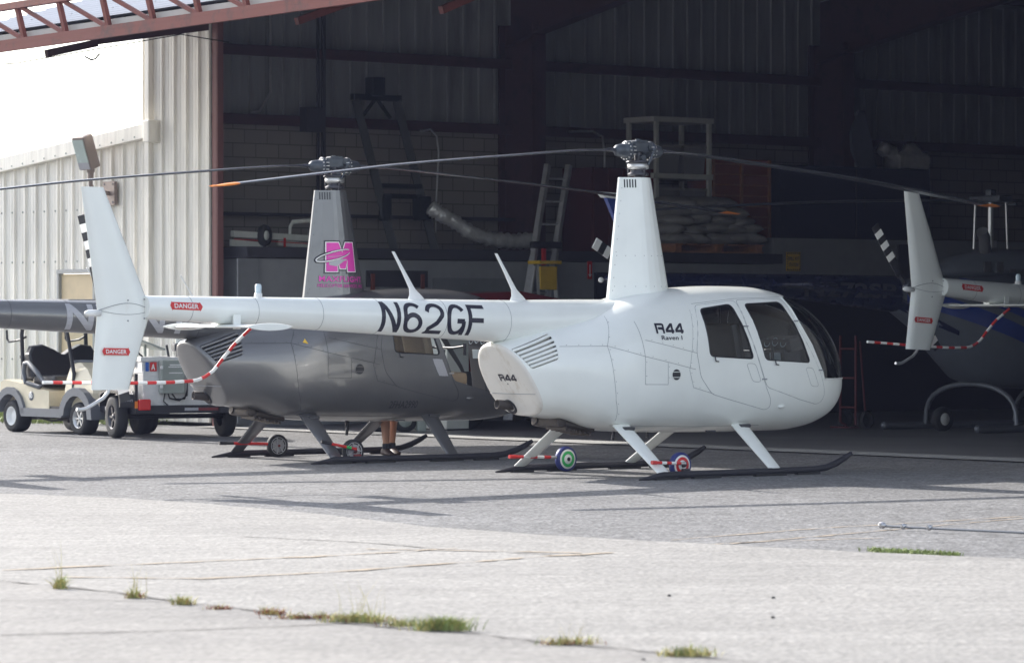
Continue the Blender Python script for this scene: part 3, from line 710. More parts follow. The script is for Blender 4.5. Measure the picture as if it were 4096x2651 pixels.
    # antennas, beacon
    for x in ((-2.73, -1.51) if markings != 'grey' else ()):
        a = MB(); z = boom_z(x) + boom_r(x) - .004
        secs = []
        for dx, dz, c_, t3 in ((0, 0, .10, .022), (-.012, .04, .07, .016), (-.05, .10, .035, .009), (-.15, .26, .024, .007), (-.27, .445, .018, .004)):
            secs.append([(x + dx + c_ * math.cos(t), t3 * math.sin(t), z + dz) for t in [2 * PI * j / 10 for j in range(10)]])
        a.loft(secs); a.build('antenna', 'plainwhite', H)
    if markings == 'grey':
        a = MB(); a.tube([(-2.75, 0, 1.72), (-2.98, 0, 2.05)], .006, 5); a.build('whip_antenna', 'plainwhite', H)
        a = MB(); a.tube([(-1.7, 0, 1.70), (-1.88, 0, 1.98)], .008, 5); a.build('whip_antenna', 'plainwhite', H)
    a = MB(); z = boom_z(-4.52) + boom_r(-4.52); a.lathe([(.038, -.01), (.036, .03), (.03, .035)], (-4.52, 0, z), (0, 0, 1)); be = a.build('beacon_base', 'plainwhite' if markings != 'grey' else 'orange', H)
    a = MB(); a.lathe([(.028, .03), (.03, .10), (.022, .115), (0, .118)] if markings != 'grey' else [(.034, .0), (.034, .035), (0, .036)], (-4.52, 0, z - (.02 if markings == 'grey' else 0)), (0, 0, 1)); a.build('beacon_lens', 'screen' if markings != 'grey' else 'orange', be)
    # landing light fairing
    for sg in (1, -1):
        a = MB(); p = onside(1.36, .655, 0, sg); a.ball(p, (.05, .02, .022)); a.build('step_fairing', paint, H)
    # undercarriage
    for sg in (1, -1):
        y = sg * 1.09; s = MB(); pts = [(-.62, .045), (0, .045), (.8, .045), (1.35, .05), (1.5, .065), (1.63, .10), (1.75, .15), (1.84, .195)]
        s.tube([(-.92, y, .010), (-.80, y, .022)] + [(x, y, z) for x, z in pts], [.008, .02] + [.033] * 6 + [.03, .022], 12)
        sk_ = s.build('skid', 'skid_black', H)
        for x0, x1 in ((-.72, -.45), (-.25, .1), (.55, .95), (1.1, 1.4)): sh = MB(); sh.box(((x0 + x1) / 2, y, .012), (x1 - x0, .05, .022)); sh.build('skid_shoe', 'rubber', sk_)
        for (xt, xb) in ((-.58, -.615), (.925, .825)):
            st = MB(); secs = []
            for k in range(5):
                t = k / 4; x = xt + (xb - xt) * t; yy = sg * (.42 + (1.085 - .42) * t); zz = .50 + (.065 - .50) * t; c_ = .11 - .035 * t
                secs.append([(x + c_ * math.cos(a), yy + .02 * math.sin(a) * sg, zz + .012 * math.sin(a)) for a in [2 * PI * j / 14 for j in range(14)]])
            st.loft(secs); st.build('landing_strut', fp if paint != 'grey_paint' else 'grey_paint', H)
    a = MB()
    for x in (-.58, .925):
        for sg in (1, -1): a.bbox((x + .03, sg * .50, .47), (.13, .05, .035), .01)
    a.build('strut_fitting', 'seam_dark', H)
    a = MB(); a.tube([(-.1, .25, .42), (-.12, .25, .33)], .015, 6); a.box((.55, -.45, .425), (.12, .02, .015)); a.cyl((.2, .1, .42), (.2, .1, .34), .01); a.build('belly_fittings', 'dark_metal', H)
    if cabin:
        for x, rec in ((1.02, .22), (.42, .18)):
            for y in (-.3, .3):
                st = MB(); st.bbox((x + .12, y, .86), (.46, .48, .16), .05); st.bbox((x - .14, y, 1.18), (.12, .46, .62), .05, (0, -rec, 0)); st.build('seat', 'tan' if paint == 'grey_paint' else 'vinyl', H)
        a = MB(); a.box((.8, 0, .60), (1.9, .95, .03)); a.box((.70, 0, .72), (.9, 1.05, .2)); a.build('cabin_floor', 'liner', H)
        a = MB(); a.box((.13, 0, 1.06), (.03, 1.08, .88)); a.box((.13, 0, 1.58), (.03, .7, .18)); a.build('bulkhead', 'liner', H)
        a = MB(); a.bbox((1.95, 0, .95), (.24, .30, .55), .03, (0, -.12, 0)); a.bbox((1.93, 0, 1.27), (.20, .44, .15), .04, (0, -.2, 0)); co = a.build('instrument_console', 'liner', H)
        a = MB()
        for yy, zz in ((-.12, 1.28), (0, 1.29), (.12, 1.28)): a.lathe([(.036, 0), (.042, 0), (.044, .003)], (1.826, yy, zz), (-1, 0, .2), 16)
        a.bbox((1.80, -.03, 1.13), (.012, .15, .10), .003, (0, -.12, 0)); a.build('instrument_dials', 'screen', co)
        a = MB(); a.tube([(1.3, 0, .70), (1.38, 0, 1.05), (1.4, 0, 1.18)], .014, 8); a.tube([(1.4, -.42, 1.22), (1.4, -.2, 1.20), (1.4, .2, 1.20), (1.4, .42, 1.22)], .013, 8)
        for sg in (1, -1): a.tube([(1.4, sg * .42, 1.25), (1.4, sg * .42, 1.12)], .018, 8)
        a.build('cyclic_stick', 'black', H)
        a = MB(); a.tube([(1.75, 0, 1.73), (1.35, 0, 1.77), (.9, 0, 1.79)], .02, 6); a.build('roof_channel', 'liner', H)
    return H, bo, up, lf, rco, fo
# ------------------------------------------------------------------ the hangar frame: t inward, p along the door line (to the right, nearer)
HY = 39.0; U = Vector((math.cos(R(HY)), math.sin(R(HY)), 0)); V = Vector((math.sin(R(HY)), -math.cos(R(HY)), 0)); POST = Vector((-4.14, 51.0, 0))
def HW(t, p, z=0): return POST + U * t + V * p + Vector((0, 0, z))
def HL(t, p, z=0): return Vector((t, -p, z))          # local axes of a thing at POST turned by HY
F_ = 8500.0
def gp(fx, fy, z=0.0):
    "ground point seen at a pixel of the 2379-wide photograph"
    d = (CAM_H - z) * F_ / (fy - 732); return Vector(((fx - 1190) / F_ * d, d, z))
# ------------------------------------------------------------------ ground
g = MB(); g.add([(-900, -300, 0), (900, -300, 0), (900, 2500, 0), (-900, 2500, 0)], [(0, 1, 2, 3)]); struct('asphalt_apron', g, 'asphalt')
edge = [(-900,1085),(-60,1141),(0,1147),(250,1156),(430,1167),(700,1190),(1000,1224),(1300,1246),(1600,1262),(2000,1283),(2379,1300),(3300,1335)]
E_ = [gp(x, y) for x, y in edge]
g = MB()
vs = []
rj = random.Random(4)
for k in range(len(E_) - 1):
    n = max(2, int((E_[k + 1] - E_[k]).length / .25))
    for j in range(n): p = E_[k].lerp(E_[k + 1], j / n); vs.append((p.x + rj.uniform(-.02, .02), p.y + rj.uniform(-.035, .035), .005))
vs = [(-60, E_[0].y + 3, .005)] + vs + [(60, 18, .005), (60, -60, .005), (-60, -60, .005)]
g.add(vs, [tuple(range(len(vs)))]); struct('concrete_taxiway', g, 'concrete')
crack = [(-500,1300),(0,1353),(160,1368),(330,1388),(420,1404),(560,1418),(700,1438),(800,1452),(930,1464),(1090,1476),(1300,1500),(1600,1527),(1750,1545),(2600,1640)]
C_ = [gp(x, y) for x, y in crack]
g = MB(); vs = [(p.x, p.y, .009) for p in C_]; vs = [(-60, C_[0].y, .009)] + vs + [(60, C_[-1].y - 2, .009), (60, -60, .009), (-60, -60, .009)]
g.add(vs, [tuple(range(len(vs)))]); struct('old_concrete_slab', g, 'slab')
def strip(pts, wd, z, jit=0.0, name='line', m='crack', rnd=random.Random(3)):
    g = MB(); vs = []
    q = []
    for i in range(len(pts) - 1):
        n = max(2, int((pts[i + 1] - pts[i]).length / .12))
        for k in range(n): q.append(pts[i].lerp(pts[i + 1], k / n))
    q.append(pts[-1])
    for i, p in enumerate(q):
        d = (q[min(i + 1, len(q) - 1)] - q[max(i - 1, 0)]).normalized(); n = Vector((-d.y, d.x, 0)); w_ = wd * (1 + jit * rnd.uniform(-1, 1)) * .5; o = n * jit * wd * rnd.uniform(-.6, .6)
        a, b = p + n * w_ + o, p - n * w_ + o; vs += [(a.x, a.y, z), (b.x, b.y, z)]
    g.add(vs, [(2 * i, 2 * i + 2, 2 * i + 3, 2 * i + 1) for i in range(len(q) - 1)]); return struct(name, g, m)
strip(C_[1:-1], .035, .013, .7, 'crack')
strip([gp(0,1480), gp(450,1468), gp(900,1449)], .022, .013, .5, 'crack')
strip([gp(0,1400), gp(200,1397), gp(420,1404)], .014, .013, .6, 'crack')
strip([gp(560,1248), gp(850,1262), gp(1050,1280), gp(1400,1296)], .02, .0085, .8, 'crack')
for L, wd in (([(0,1327),(400,1310),(760,1294),(1060,1276)], .06), ([(140,1343),(470,1347),(800,1330),(1190,1300),(1420,1286)], .06), ([(850,1278),(1190,1283),(1350,1287)], .05), ([(1200,1338),(1650,1295),(1900,1283)], .0)):
    if wd: strip([gp(*p) for p in L], wd * .8, .010, .9, 'faded_line', 'yline')
for L in ([(1620,1266),(1800,1258),(2050,1250)], [(1560,1255),(1900,1228),(2379,1200)], [(1700,1264),(2379,1204)]): strip([gp(*p) for p in L], .03, .004, .9, 'faded_line', 'yline')
strip([gp(1110,1026), gp(1500,1033), gp(2000,1046)], .02, .004, .3, 'asphalt_joint', 'thr')
# hangar floor and threshold
g = MB(); q = [HW(.35, -1.55), HW(.35, 27), HW(20, 27), HW(20, -1.55)]; g.add([(p.x, p.y, .012) for p in q], [(0, 1, 2, 3)]); struct('hangar_floor', g, 'floor')
g = MB(); q = [HW(-.35, -.05), HW(-.35, 27), HW(.35, 27), HW(.35, -.05)]; g.add([(p.x, p.y, .014) for p in q], [(0, 1, 2, 3)]); struct('threshold', g, 'thr')

# ------------------------------------------------------------------ hangar
HG = thing('hangar', 'large metal hangar, its front open and its frame of dark red steel', 'hangar', tuple(POST), R(HY))
def siding(p_of, u0, u1, z0, z1f, out, period=.305, h=.038, name='wall', m='siding', minor=True, parent=HG):
    "ribbed sheet: p_of(u, off, z) gives a local point, out = direction of the ribs"
    g = MB(); n = int(abs(u1 - u0) / period) + 1; sgn = 1 if u1 > u0 else -1; prof = []
    for k in range(n):
        b = u0 + sgn * k * period
        prof += [(b, 0), (b + sgn * .012, h), (b + sgn * .040, h), (b + sgn * .058, 0)]
        if minor: 
            for q in (.13, .21): prof += [(b + sgn * q, 0), (b + sgn * (q + .008), .006), (b + sgn * (q + .024), .006), (b + sgn * (q + .032), 0)]
    prof = [(u, o) for u, o in prof if (u - u1) * sgn <= 0] + [(u1, 0)]
    vs = []
    for u, o in prof: vs += [p_of(u, o * out, z0), p_of(u, o * out, z1f(u))]
    g.add(vs, [(2 * i, 2 * i + 2, 2 * i + 3, 2 * i + 1) for i in range(len(prof) - 1)]); return g.build(name, m, parent)
# front wall left of the opening, doorway for the service door cut out of it
def eave(p): return 4.12 + (p + 1.6) * .092
front = lambda u, o, z: HL(-.02 - o, u, z)
siding(front, -1.60, -.06, .06, lambda u: 6.6, 1, name='front_wall')
LT = thing('lean_to_shed', 'low ribbed cream metal shed with a sloping roof edge, left of the hangar', 'shed', tuple(POST), R(HY))
siding(front, -1.64, -3.0, .06, eave, 1, name='shed_wall', parent=LT)
siding(front, -4.02, -14.0, .06, eave, 1, name='shed_wall', parent=LT)
siding(front, -3.0, -4.02, 2.2, eave, 1, name='shed_wall', parent=LT)
g = MB(); g.beam(HL(-.09, -14, eave(-14) + .06), HL(-.09, -1.50, eave(-1.5) + .06), .13, .20); g.bbox(HL(-.11, -1.42, eave(-1.6) + .05), (.22, .16, .32), .02)
g.build('eave_trim', 'siding', LT)
g = MB(); g.box(HL(3.0, -7.8, 2), (.1, .1, .1)); 
g = MB(); g.add([HL(0, -14, eave(-14) + .1), HL(0, -1.72, eave(-1.72) + .1), HL(7, -1.72, eave(-1.72) + .1), HL(7, -14, eave(-14) + .1)], [(0, 1, 2, 3)]); g.build('shed_roof', 'siding', LT)
g = MB(); rs = MB()
for u in [-1.5 - .305 * k for k in range(40)]:
    for z in (.9, 2.35, 3.1): 
        if u < -1.7 and not (-4.1 < u < -3.0 and z < 2.3): rs.lathe([(.0, .012), (.014, .009), (.016, 0)], HL(-.022, u + .1, z), (-1, 0, 0), 6)
    if u < -1.7: rs.lathe([(.0, .012), (.012, .009), (.014, 0)], HL(-.155, u, eave(u) + .0), (-1, 0, 0), 6)
rs.build('wall_screws', 'cab_grey', LT)
d = MB(); d.bbox(HL(.0, -3.51, 1.09), (.05, .93, 2.14), .01); do = d.build('service_door', 'beige', LT)
d = MB(); d.cyl(HL(-.08, -3.14, 1.0), HL(-.02, -3.14, 1.0), .03); d.build('handle', 'steel', do)
d = MB(); d.box(HL(-.03, -4.0, 1.1), (.09, .05, 2.2)); d.box(HL(-.03, -3.02, 1.1), (.09, .05, 2.2)); d.box(HL(-.03, -3.51, 2.2), (.1, 1.03, .06)); d.box(HL(-.075, -4.03, 1.4), (.02, .03, .1)); d.build('door_frame', 'door_header', do)
# hangar corner trim and side walls
g = MB(); g.box(HL(-.05, -1.58, 3.3), (.1, .10, 6.6)); g.build('corner_trim', 'siding', HG)
inw = lambda u, o, z: HL(u, -1.6 + o, z)
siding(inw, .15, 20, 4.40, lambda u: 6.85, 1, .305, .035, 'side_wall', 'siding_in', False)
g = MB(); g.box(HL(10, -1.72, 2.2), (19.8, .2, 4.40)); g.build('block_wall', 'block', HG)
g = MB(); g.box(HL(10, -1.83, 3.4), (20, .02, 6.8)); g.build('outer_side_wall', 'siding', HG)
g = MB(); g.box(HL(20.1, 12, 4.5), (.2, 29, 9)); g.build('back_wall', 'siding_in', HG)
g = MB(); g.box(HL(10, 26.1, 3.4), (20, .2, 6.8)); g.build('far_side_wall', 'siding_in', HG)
g = MB()
for a, b in (((-.3, -1.95, 6.8), (-.3, 12.2, 8.6)), ((-.3, 12.2, 8.6), (-.3, 26.3, 6.8))):
    P = [HL(-.3, a[1], a[2]), HL(-.3, b[1], b[2]), HL(20.3, b[1], b[2]), HL(20.3, a[1], a[2])]
    g.add(P + [p + Vector((0, 0, .12)) for p in P], [(0, 1, 2, 3), (4, 5, 6, 7), (0, 1, 5, 4), (1, 2, 6, 5), (2, 3, 7, 6), (3, 0, 4, 7)])
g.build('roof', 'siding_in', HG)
g = MB()
zr = lambda p: 6.8 + (p + 1.95) * .127 if p < 12.2 else 8.6 - (p - 12.2) * .127
g.add([HL(.0, -1.6, 5.95), HL(.0, 26, 5.95), HL(.0, 26, zr(26)), HL(0, 12.2, zr(12.2)), HL(.0, -1.6, zr(-1.6))], [(0, 1, 2, 3, 4)]); g.build('gable_wall', 'siding', HG)
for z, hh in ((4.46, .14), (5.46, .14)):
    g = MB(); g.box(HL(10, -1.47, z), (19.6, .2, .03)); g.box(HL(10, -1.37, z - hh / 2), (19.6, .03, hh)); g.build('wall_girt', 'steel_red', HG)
g = MB(); g.box(HL(.02, 21.2, 3.0), (.1, 10, 5.96)); g.build('front_wall', 'siding', HG)  # unseen closing wall, added to block light and darken the hangar's right part
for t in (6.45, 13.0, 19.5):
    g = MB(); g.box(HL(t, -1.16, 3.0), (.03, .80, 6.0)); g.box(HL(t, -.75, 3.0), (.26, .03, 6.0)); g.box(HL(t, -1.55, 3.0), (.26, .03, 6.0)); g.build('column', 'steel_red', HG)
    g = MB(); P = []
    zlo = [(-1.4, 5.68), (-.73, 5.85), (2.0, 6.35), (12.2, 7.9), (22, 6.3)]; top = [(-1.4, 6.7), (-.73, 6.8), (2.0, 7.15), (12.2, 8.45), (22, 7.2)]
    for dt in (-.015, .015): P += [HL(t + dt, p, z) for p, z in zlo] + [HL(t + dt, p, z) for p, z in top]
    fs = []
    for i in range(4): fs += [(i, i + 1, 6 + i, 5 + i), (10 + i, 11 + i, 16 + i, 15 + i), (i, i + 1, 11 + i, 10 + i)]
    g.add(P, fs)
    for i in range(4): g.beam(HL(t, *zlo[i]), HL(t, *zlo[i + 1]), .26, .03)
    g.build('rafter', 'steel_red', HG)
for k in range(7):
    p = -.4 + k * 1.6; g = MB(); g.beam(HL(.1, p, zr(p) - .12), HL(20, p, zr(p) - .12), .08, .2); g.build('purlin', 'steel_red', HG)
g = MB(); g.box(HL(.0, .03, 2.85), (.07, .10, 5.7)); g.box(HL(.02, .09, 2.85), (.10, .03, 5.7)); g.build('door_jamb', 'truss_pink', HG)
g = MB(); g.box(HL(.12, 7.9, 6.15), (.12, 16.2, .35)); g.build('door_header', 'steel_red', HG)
# raised door: skin rising to the hinge, truss standing on its outer edge
OS, OZ, HZ_ = 4.05, 5.16, 6.25; PL, PR = -1.75, 24.0
TZ = lambda p: .016 * (p + 1.5)
sk = lambda s, p, off=0: HL(-s + off * .0, p, OZ + TZ(p) + (OS - s) / OS * (HZ_ - OZ)) + Vector((-.26, 0, .965)) * off
g = MB(); n = 54; vs = []
for k in range(n + 1):
    s_ = OS * k / n; o = .0 if k % 4 in (0, 3) else .05
    if k % 4 == 1: s_ -= OS / n * .0
    vs += [sk(s_, PL, o), sk(s_, PR, o)]
g.add(vs, [(2 * i, 2 * i + 2, 2 * i + 3, 2 * i + 1) for i in range(n)])
DR = g.build('hangar_door', 'door_skin', HG)
q = MB(); q.add([sk(0, PL, -.05), sk(OS - .08, PL, -.03), sk(OS - .08, PR, -.03), sk(0, PR, -.05)], [(0, 1, 2, 3)]); q.build('door_lining', 'steel_red', DR)
q = MB()
for k in range(16):
    for s_ in (3.6, 2.9, 2.2): q.ball(sk(s_, PL + .35 + k * 1.0 + (.3 if s_ == 2.9 else 0), .03), .018, 6, 4)
q.build('door_bolts', 'seam', DR)
nv = Vector((-.26, 0, .965)); yv = Vector((0, -1, 0))
lo0, lo1 = HL(-OS - .06, PL - 6, OZ - .115 + TZ(PL - 6)), HL(-OS - .06, PR, OZ - .115 + TZ(PR))
q = MB(); q.beam(lo0, lo1, .09, .062); q.beam(lo0 + Vector((-.02, 0, -.075)), lo1 + Vector((-.02, 0, -.075)), .06, .085); q.build('truss_chord', 'truss_red', DR)
q = MB(); q.beam(lo0 + Vector((.06, 0, .075)), lo1 + Vector((.06, 0, .075)), .02, .085); q.build('edge_trim', 'door_header', DR)
hi = nv * .455; q = MB(); q.beam(lo0 + hi, lo1 + hi, .10, .085); q.build('truss_chord', 'truss_red', DR)
SP = 1.0
for k in range(-9, 22):
    p = 1.69 + k * SP; a = HL(-OS - .06, p, OZ - .115 + TZ(p))
    q = MB(); q.beam(a, a + hi, .055, .07, (0, 1, 0)); q.build('truss_post', 'truss_red', DR)
    q = MB(); q.beam(a + hi * .97 + yv * .06, a + yv * (SP - .04) + hi * .08, .045, .05, (0, 0, 1)); q.build('truss_diagonal', 'truss_red', DR)
for p, s0, z0, s1, z1 in ((-.15, 2.65, 5.09, 1.85, 5.27), (-.15, 1.85, 5.31, .0, 5.60), (5.58, 2.6, 5.17, 1.0, 5.72), (8.47, 2.6, 5.12, 1.0, 5.75), (14, 2.6, 5.1, 1, 5.7)):
    q = MB(); q.beam(HL(-s0, p, z0), HL(-s1, p, z1), .08, (.10 if s0 > 2 else .13) if p < 0 else .09); q.build('door_arm', 'truss_red' if p > 0 else 'steel_red', DR)
q = MB(); q.tube([HL(-3.9, -3.0, 4.93), HL(-2.5, -1.2, 5.02), HL(-.5, -.1, 5.45), HL(.1, .2, 5.35)], .008, 5)
q.tube([HL(-3.9, -2.1, 4.95), HL(-3.95, -1.9, 4.90), HL(-3.95, -1.75, 4.90), HL(-3.9, -1.6, 4.96)], .01, 5); q.tube([HL(-2.6, .75, 5.0), HL(-2.6, .9, 4.95), HL(-2.6, 1.0, 4.96), HL(-2.6, 1.1, 5.02)], .012, 5); q.build('door_cable', 'cable', DR)
# services on the wall
def hthing(name, label, cat, t, p, z=0, group=None, rz=0): return thing(name, label, cat, tuple(HW(t, p, z)), R(HY + rz), group)
a = MB(); a.tube([HL(1.95, -1.42, 6.8), HL(1.95, -1.42, 4.8), HL(1.75, -1.42, 4.52), HL(1.6, -1.42, 4.49)], .02, 6); tag(a.build('conduit_pipe', 'alu'), 'thin grey conduit with a hooked lower end nearest the door post', 'pipe'); o = col.objects['conduit_pipe']; o.location = POST; o.rotation_euler.z = R(HY)
def wallobj(mb, name, m, label, cat, group=None):
    o = mb.build(name, m); o.location = POST; o.rotation_euler.z = R(HY); return tag(o, label, cat, group)
a = MB(); a.box(HL(2.85, -1.35, 4.2), (.05, .05, 5.3)); a.box(HL(2.75, -1.35, 4.3), (.035, .035, 5)); wallobj(a, 'cable_riser', 'deck_dark', 'tall dark cable riser running from the roof down behind the grey helicopter rotor', 'pipe')
a = MB(); a.bbox(HL(2.6, -1.28, 4.42), (.34, .18, .36), .01); wallobj(a, 'junction_box', 'deck_dark', 'dark square junction box on the lower red girt beside the cable riser', 'junction box')
a = MB(); a.tube([HL(4.6, -1.3, 4.32), HL(4.8, -1.3, 4.35), HL(4.92, -1.3, 4.25), HL(4.96, -1.3, 4.0), HL(4.9, -1.3, 3.1), HL(4.9, -1.3, 2.8)], .015, 6); wallobj(a, 'conduit_pipe', 'alu', 'thin curved conduit arching over the block wall beside the dark steel frame', 'pipe')
a = MB(); a.tube([HL(7.45, -1.25, 4.40), HL(7.95, -1.25, 4.42), HL(8.15, -1.25, 4.34), HL(8.2, -1.25, 4.1), HL(8.2, -1.25, 3.5)], .018, 6); wallobj(a, 'conduit_pipe', 'alu', 'thin curved conduit bending down left of the white rotor hub', 'pipe')
a = MB(); a.beam(HL(.5, -1.3, 3.02), HL(7, -1.3, 3.02), .05, .05); wallobj(a, 'wall_rail', 'deck_dark', 'thin dark rail running along the block wall behind the steel frame', 'rail')
# office box with storage deck
OF = hthing('storage_mezzanine', 'pale store room with a dark flat deck on top along the hangar wall', 'mezzanine', 0, 0)
g = MB(); g.box(HL(5.4, -.60, 1.18), (10.0, 1.78, 2.34)); g.build('room_wall', 'panel_white', OF)
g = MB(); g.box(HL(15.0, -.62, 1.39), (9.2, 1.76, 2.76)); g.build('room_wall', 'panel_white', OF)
g = MB(); g.box(HL(14.4, .29, .95), (7.4, .04, 1.9)); g.build('black_sheet', 'black', OF)  # flat black sheet across the lower front of the room
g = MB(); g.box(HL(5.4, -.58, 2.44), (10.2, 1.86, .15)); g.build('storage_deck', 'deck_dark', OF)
g = MB(); g.box(HL(2.95, .30, 2.08), (1.1, .04, .24)); g.build('window', 'deck_dark', OF)
for t in (2.5, 3.4): g = MB(); g.box(HL(t, .325, 2.0), (.06, .03, .3)); g.build('window_post', 'truss_red', OF)
g = MB(); g.box(HL(4.35, .305, 1.5), (1.5, .02, 1.2)); g.build('dark_panel', 'panel_dark', OF)
g = MB(); g.box(HL(7.4, .32, 1.1), (1.45, .05, 2.2)); g.build('door', 'navy_box', OF)
g = MB(); g.box(HL(13.2, .32, 2.4), (.25, .05, .6)); g.build('room_pillar', 'deck_dark', OF)
g = MB(); g.box(HL(.33, .33, 1.2), (.36, .03, 2.3)); g.build('dark_panel', 'panel_dark', OF)
def flat_sign(name, label, t, z, wd, ht, base, txts, cat='sign', border=None, arrow=False):
    S = hthing(name, label, cat, t, .33, z)
    q = MB(); q.box((0, -.01, 0), (wd, .012, ht)); q.build('sign_board', base, S)
    if border:
        q = MB()
        for k in range(int(wd / .04)): 
            for zz in (-ht / 2 + .02, ht / 2 - .02): q.box((-wd / 2 + .03 + k * .04, -.018, zz), (.018, .003, .03), (0, .5, 0))
        for k in range(int(ht / .04)):
            for xx in (-wd / 2 + .015, wd / 2 - .015): q.box((xx, -.018, -ht / 2 + .03 + k * .04), (.02, .003, .018), (0, .5, 0))
        q.build('sign_border', border, S)
    q = MB()
    for txt, x, zc, tw, th_ in txts: put_text(q, txt, lambda u, v: Vector((x - tw / 2 + tw * u, -.019, zc - th_ / 2 + th_ * v)), .02)
    q.build('sign_text', 'black' if base == 'yellow' else 'plainwhite', S)
    if arrow:
        q = MB(); q.add([(-.03, -.019, -ht * .28), (.03, -.019, -ht * .28), (0, -.019, -ht * .42)], [(0, 1, 2)]); q.box((0, -.018, -ht * .05), (.015, .003, ht * .45)); q.build('sign_arrow', 'plainwhite', S)
    return S
flat_sign('spill_kit_sign', 'square yellow and black SPILL KIT STATION sign on the store room wall', 10.74, 2.40, .30, .30, 'yellow', [('SPILL KIT', 0, .045, .24, .06), ('STATION', 0, -.05, .2, .06)], border='black')
S = flat_sign('fire_extinguisher_sign', 'narrow upright red FIRE EXTINGUISHER arrow sign on the pale store room wall', 6.55, 2.26, .085, .32, 'red', [('FIRE', 0, .14, .07, .035)], arrow=True)
# ------------------------------------------------------------------ stroke lettering (grotesque and square styles)
def ar(cx, cy, rx, ry, a0, a1, n=14): return [(cx + rx * math.cos(R(a0 + (a1 - a0) * k / n)), cy + ry * math.sin(R(a0 + (a1 - a0) * k / n))) for k in range(n + 1)]
GLY = {'N': [[(.1, 0), (.1, 1)], [(.12, .97), (.88, .03)], [(.9, 0), (.9, 1)]], 'F': [[(.1, 0), (.1, 1)], [(.1, .93), (.92, .93)], [(.1, .50), (.82, .50)]],
 '2': [[(.09, .70)] + ar(.5, .68, .40, .25, 170, -20, 16) + [(.62, .38), (.22, .2), (.1, .07), (.95, .07)]],
 '6': [ar(.5, .68, .39, .25, 35, 180, 10) + ar(.5, .35, .39, .28, 180, 180, 1) + ar(.5, .33, .39, .26, 180, 520, 24)],
 'G': [ar(.52, .5, .42, .43, 38, 325, 26) + [(.90, .22), (.90, .46)], [(.95, .46), (.55, .46)], [(.90, .0), (.90, .46)]],
 'R': [[(.1, 0), (.1, .92)], [(.0, .90), (.1, .90)], [(.0, .92), (.80, .92), (.92, .84), (.92, .58), (.80, .50), (.3, .50)], [(.70, .50), (.90, .38), (.90, 0)]],
 '4': [[(.78, 0), (.78, 1)], [(.74, .93), (.08, .32), (.08, .24)], [(.0, .24), (1, .24)]]}
def glyphs(mb, body, fn, th=.15, gap=.22, asp=1.5):
    "body across (0..1, 0..1); th = stroke width as a part of the letter width"
    n = len(body); W = 1 / (n + gap * (n - 1))
    for i, ch in enumerate(body):
        x0 = i * (W + gap * W)
        for P in GLY[ch]:
            q = []
            P = [p for k, p in enumerate(P) if k == 0 or (Vector(p) - Vector(P[k - 1])).length > 1e-4]
            for k in range(len(P) - 1):
                a, b = Vector(P[k]), Vector(P[k + 1]); m2 = max(1, int((b - a).length / .12))
                for j in range(m2): q.append(a.lerp(b, j / m2))
            q.append(Vector(P[-1])); q = [Vector((p.x, p.y * asp)) for p in q]; vs = []
            for k, p in enumerate(q):
                d0 = (p - q[k - 1]).normalized() if k else (q[1] - q[0]).normalized(); d1 = (q[k + 1] - p).normalized() if k < len(q) - 1 else d0
                t_ = (d0 + d1).normalized() if (d0 + d1).length > .1 else d1; nn = Vector((-t_.y, t_.x)); s_ = th / 2 / max(.45, nn.dot(Vector((-d0.y, d0.x))))
                for sg in (1, -1): e = p + nn * s_ * sg; vs.append(fn(x0 + max(0, min(1, e.x)) * W, max(0, min(1, e.y / asp))))
            mb.add(vs, [(2 * k, 2 * k + 2, 2 * k + 3, 2 * k + 1) for k in range(len(q) - 1)], False)
# ------------------------------------------------------------------ the helicopters
WL = (1.238, 35.9); GLc = (-1.92, 39.6)
Wh, Wb, Wu, Wlf, Wrc, Wfa = helicopter('helicopter', 'white helicopter with black letters N62GF on its tail boom, nearest the camera', WL, 38.6, 'white', 'cowl_white', group='helicopters of the same type')
Gh, Gb, Gu, Glf, Grc, Gfa = helicopter('helicopter', 'dark grey helicopter with a pink M logo on its mast fairing', GLc, 33.0, 'grey_paint', 'grey_paint', blade_off=-6.7, markings='grey', guard=False, belly='grey_paint', doors_off=True, group='helicopters of the same type')
Th, Tb, Tu, Tlf, Trc, Tfa = helicopter('helicopter', 'white helicopter of which only the tail shows at the right edge', (9.36, 45.1, .0), 38.0, 'white', 'white', blade_off=70, pitch=2.5, markings='plain', cabin=False, rotor_phase=38, group='helicopters of the same type')
# lettering of the white one
m_ = MB(); glyphs(m_, 'N62GF', lambda u, v: onboom(-3.25 + 1.21 * u, -.165 + .32 * v, .003), .205, .15); m_.build('registration_letters', 'letter', Wb)
def ontext(body, x0, x1, z0, z1, bold, parent, name, m, sp=1.0):
    q = MB(); put_text(q, body, lambda u, v: onside(x0 + (x1 - x0) * u, z0 + (z1 - z0) * v, .004), bold, sp); return q.build(name, m, parent)
q = MB(); glyphs(q, 'R44', lambda u, v: onside(-.275 + .335 * u, 1.382 + .098 * v, .004), .23, .14, .95); q.build('type_lettering', 'letter', Wh)
ontext('Raven I', -.225, .03, 1.32, 1.362, .012, Wh, 'type_lettering', 'letter', 1.05)
cen0 = sum([SF(-1.62, 2 * PI * k / 64) for k in range(64)], Vector()) / 64; nr0 = Vector((-1, 0, -.62)).normalized(); up0 = Vector((-.62, 0, 1)).normalized()
q = MB(); glyphs(q, 'R44', lambda u, v: cen0 + nr0 * .040 + Vector((0, -1, 0)) * (-.08 + .25 * u) + up0 * (.035 + .075 * v), .23, .14, .95); q.build('type_lettering', 'letter', Wrc)
q = MB(); q.ball(cen0 + nr0 * .02 + Vector((0, -1, 0)) * -.10 + up0 * -.335, (.06, .07, .05)); 
def finpt(x, z, off): return Vector((x, -.032 - off, z))
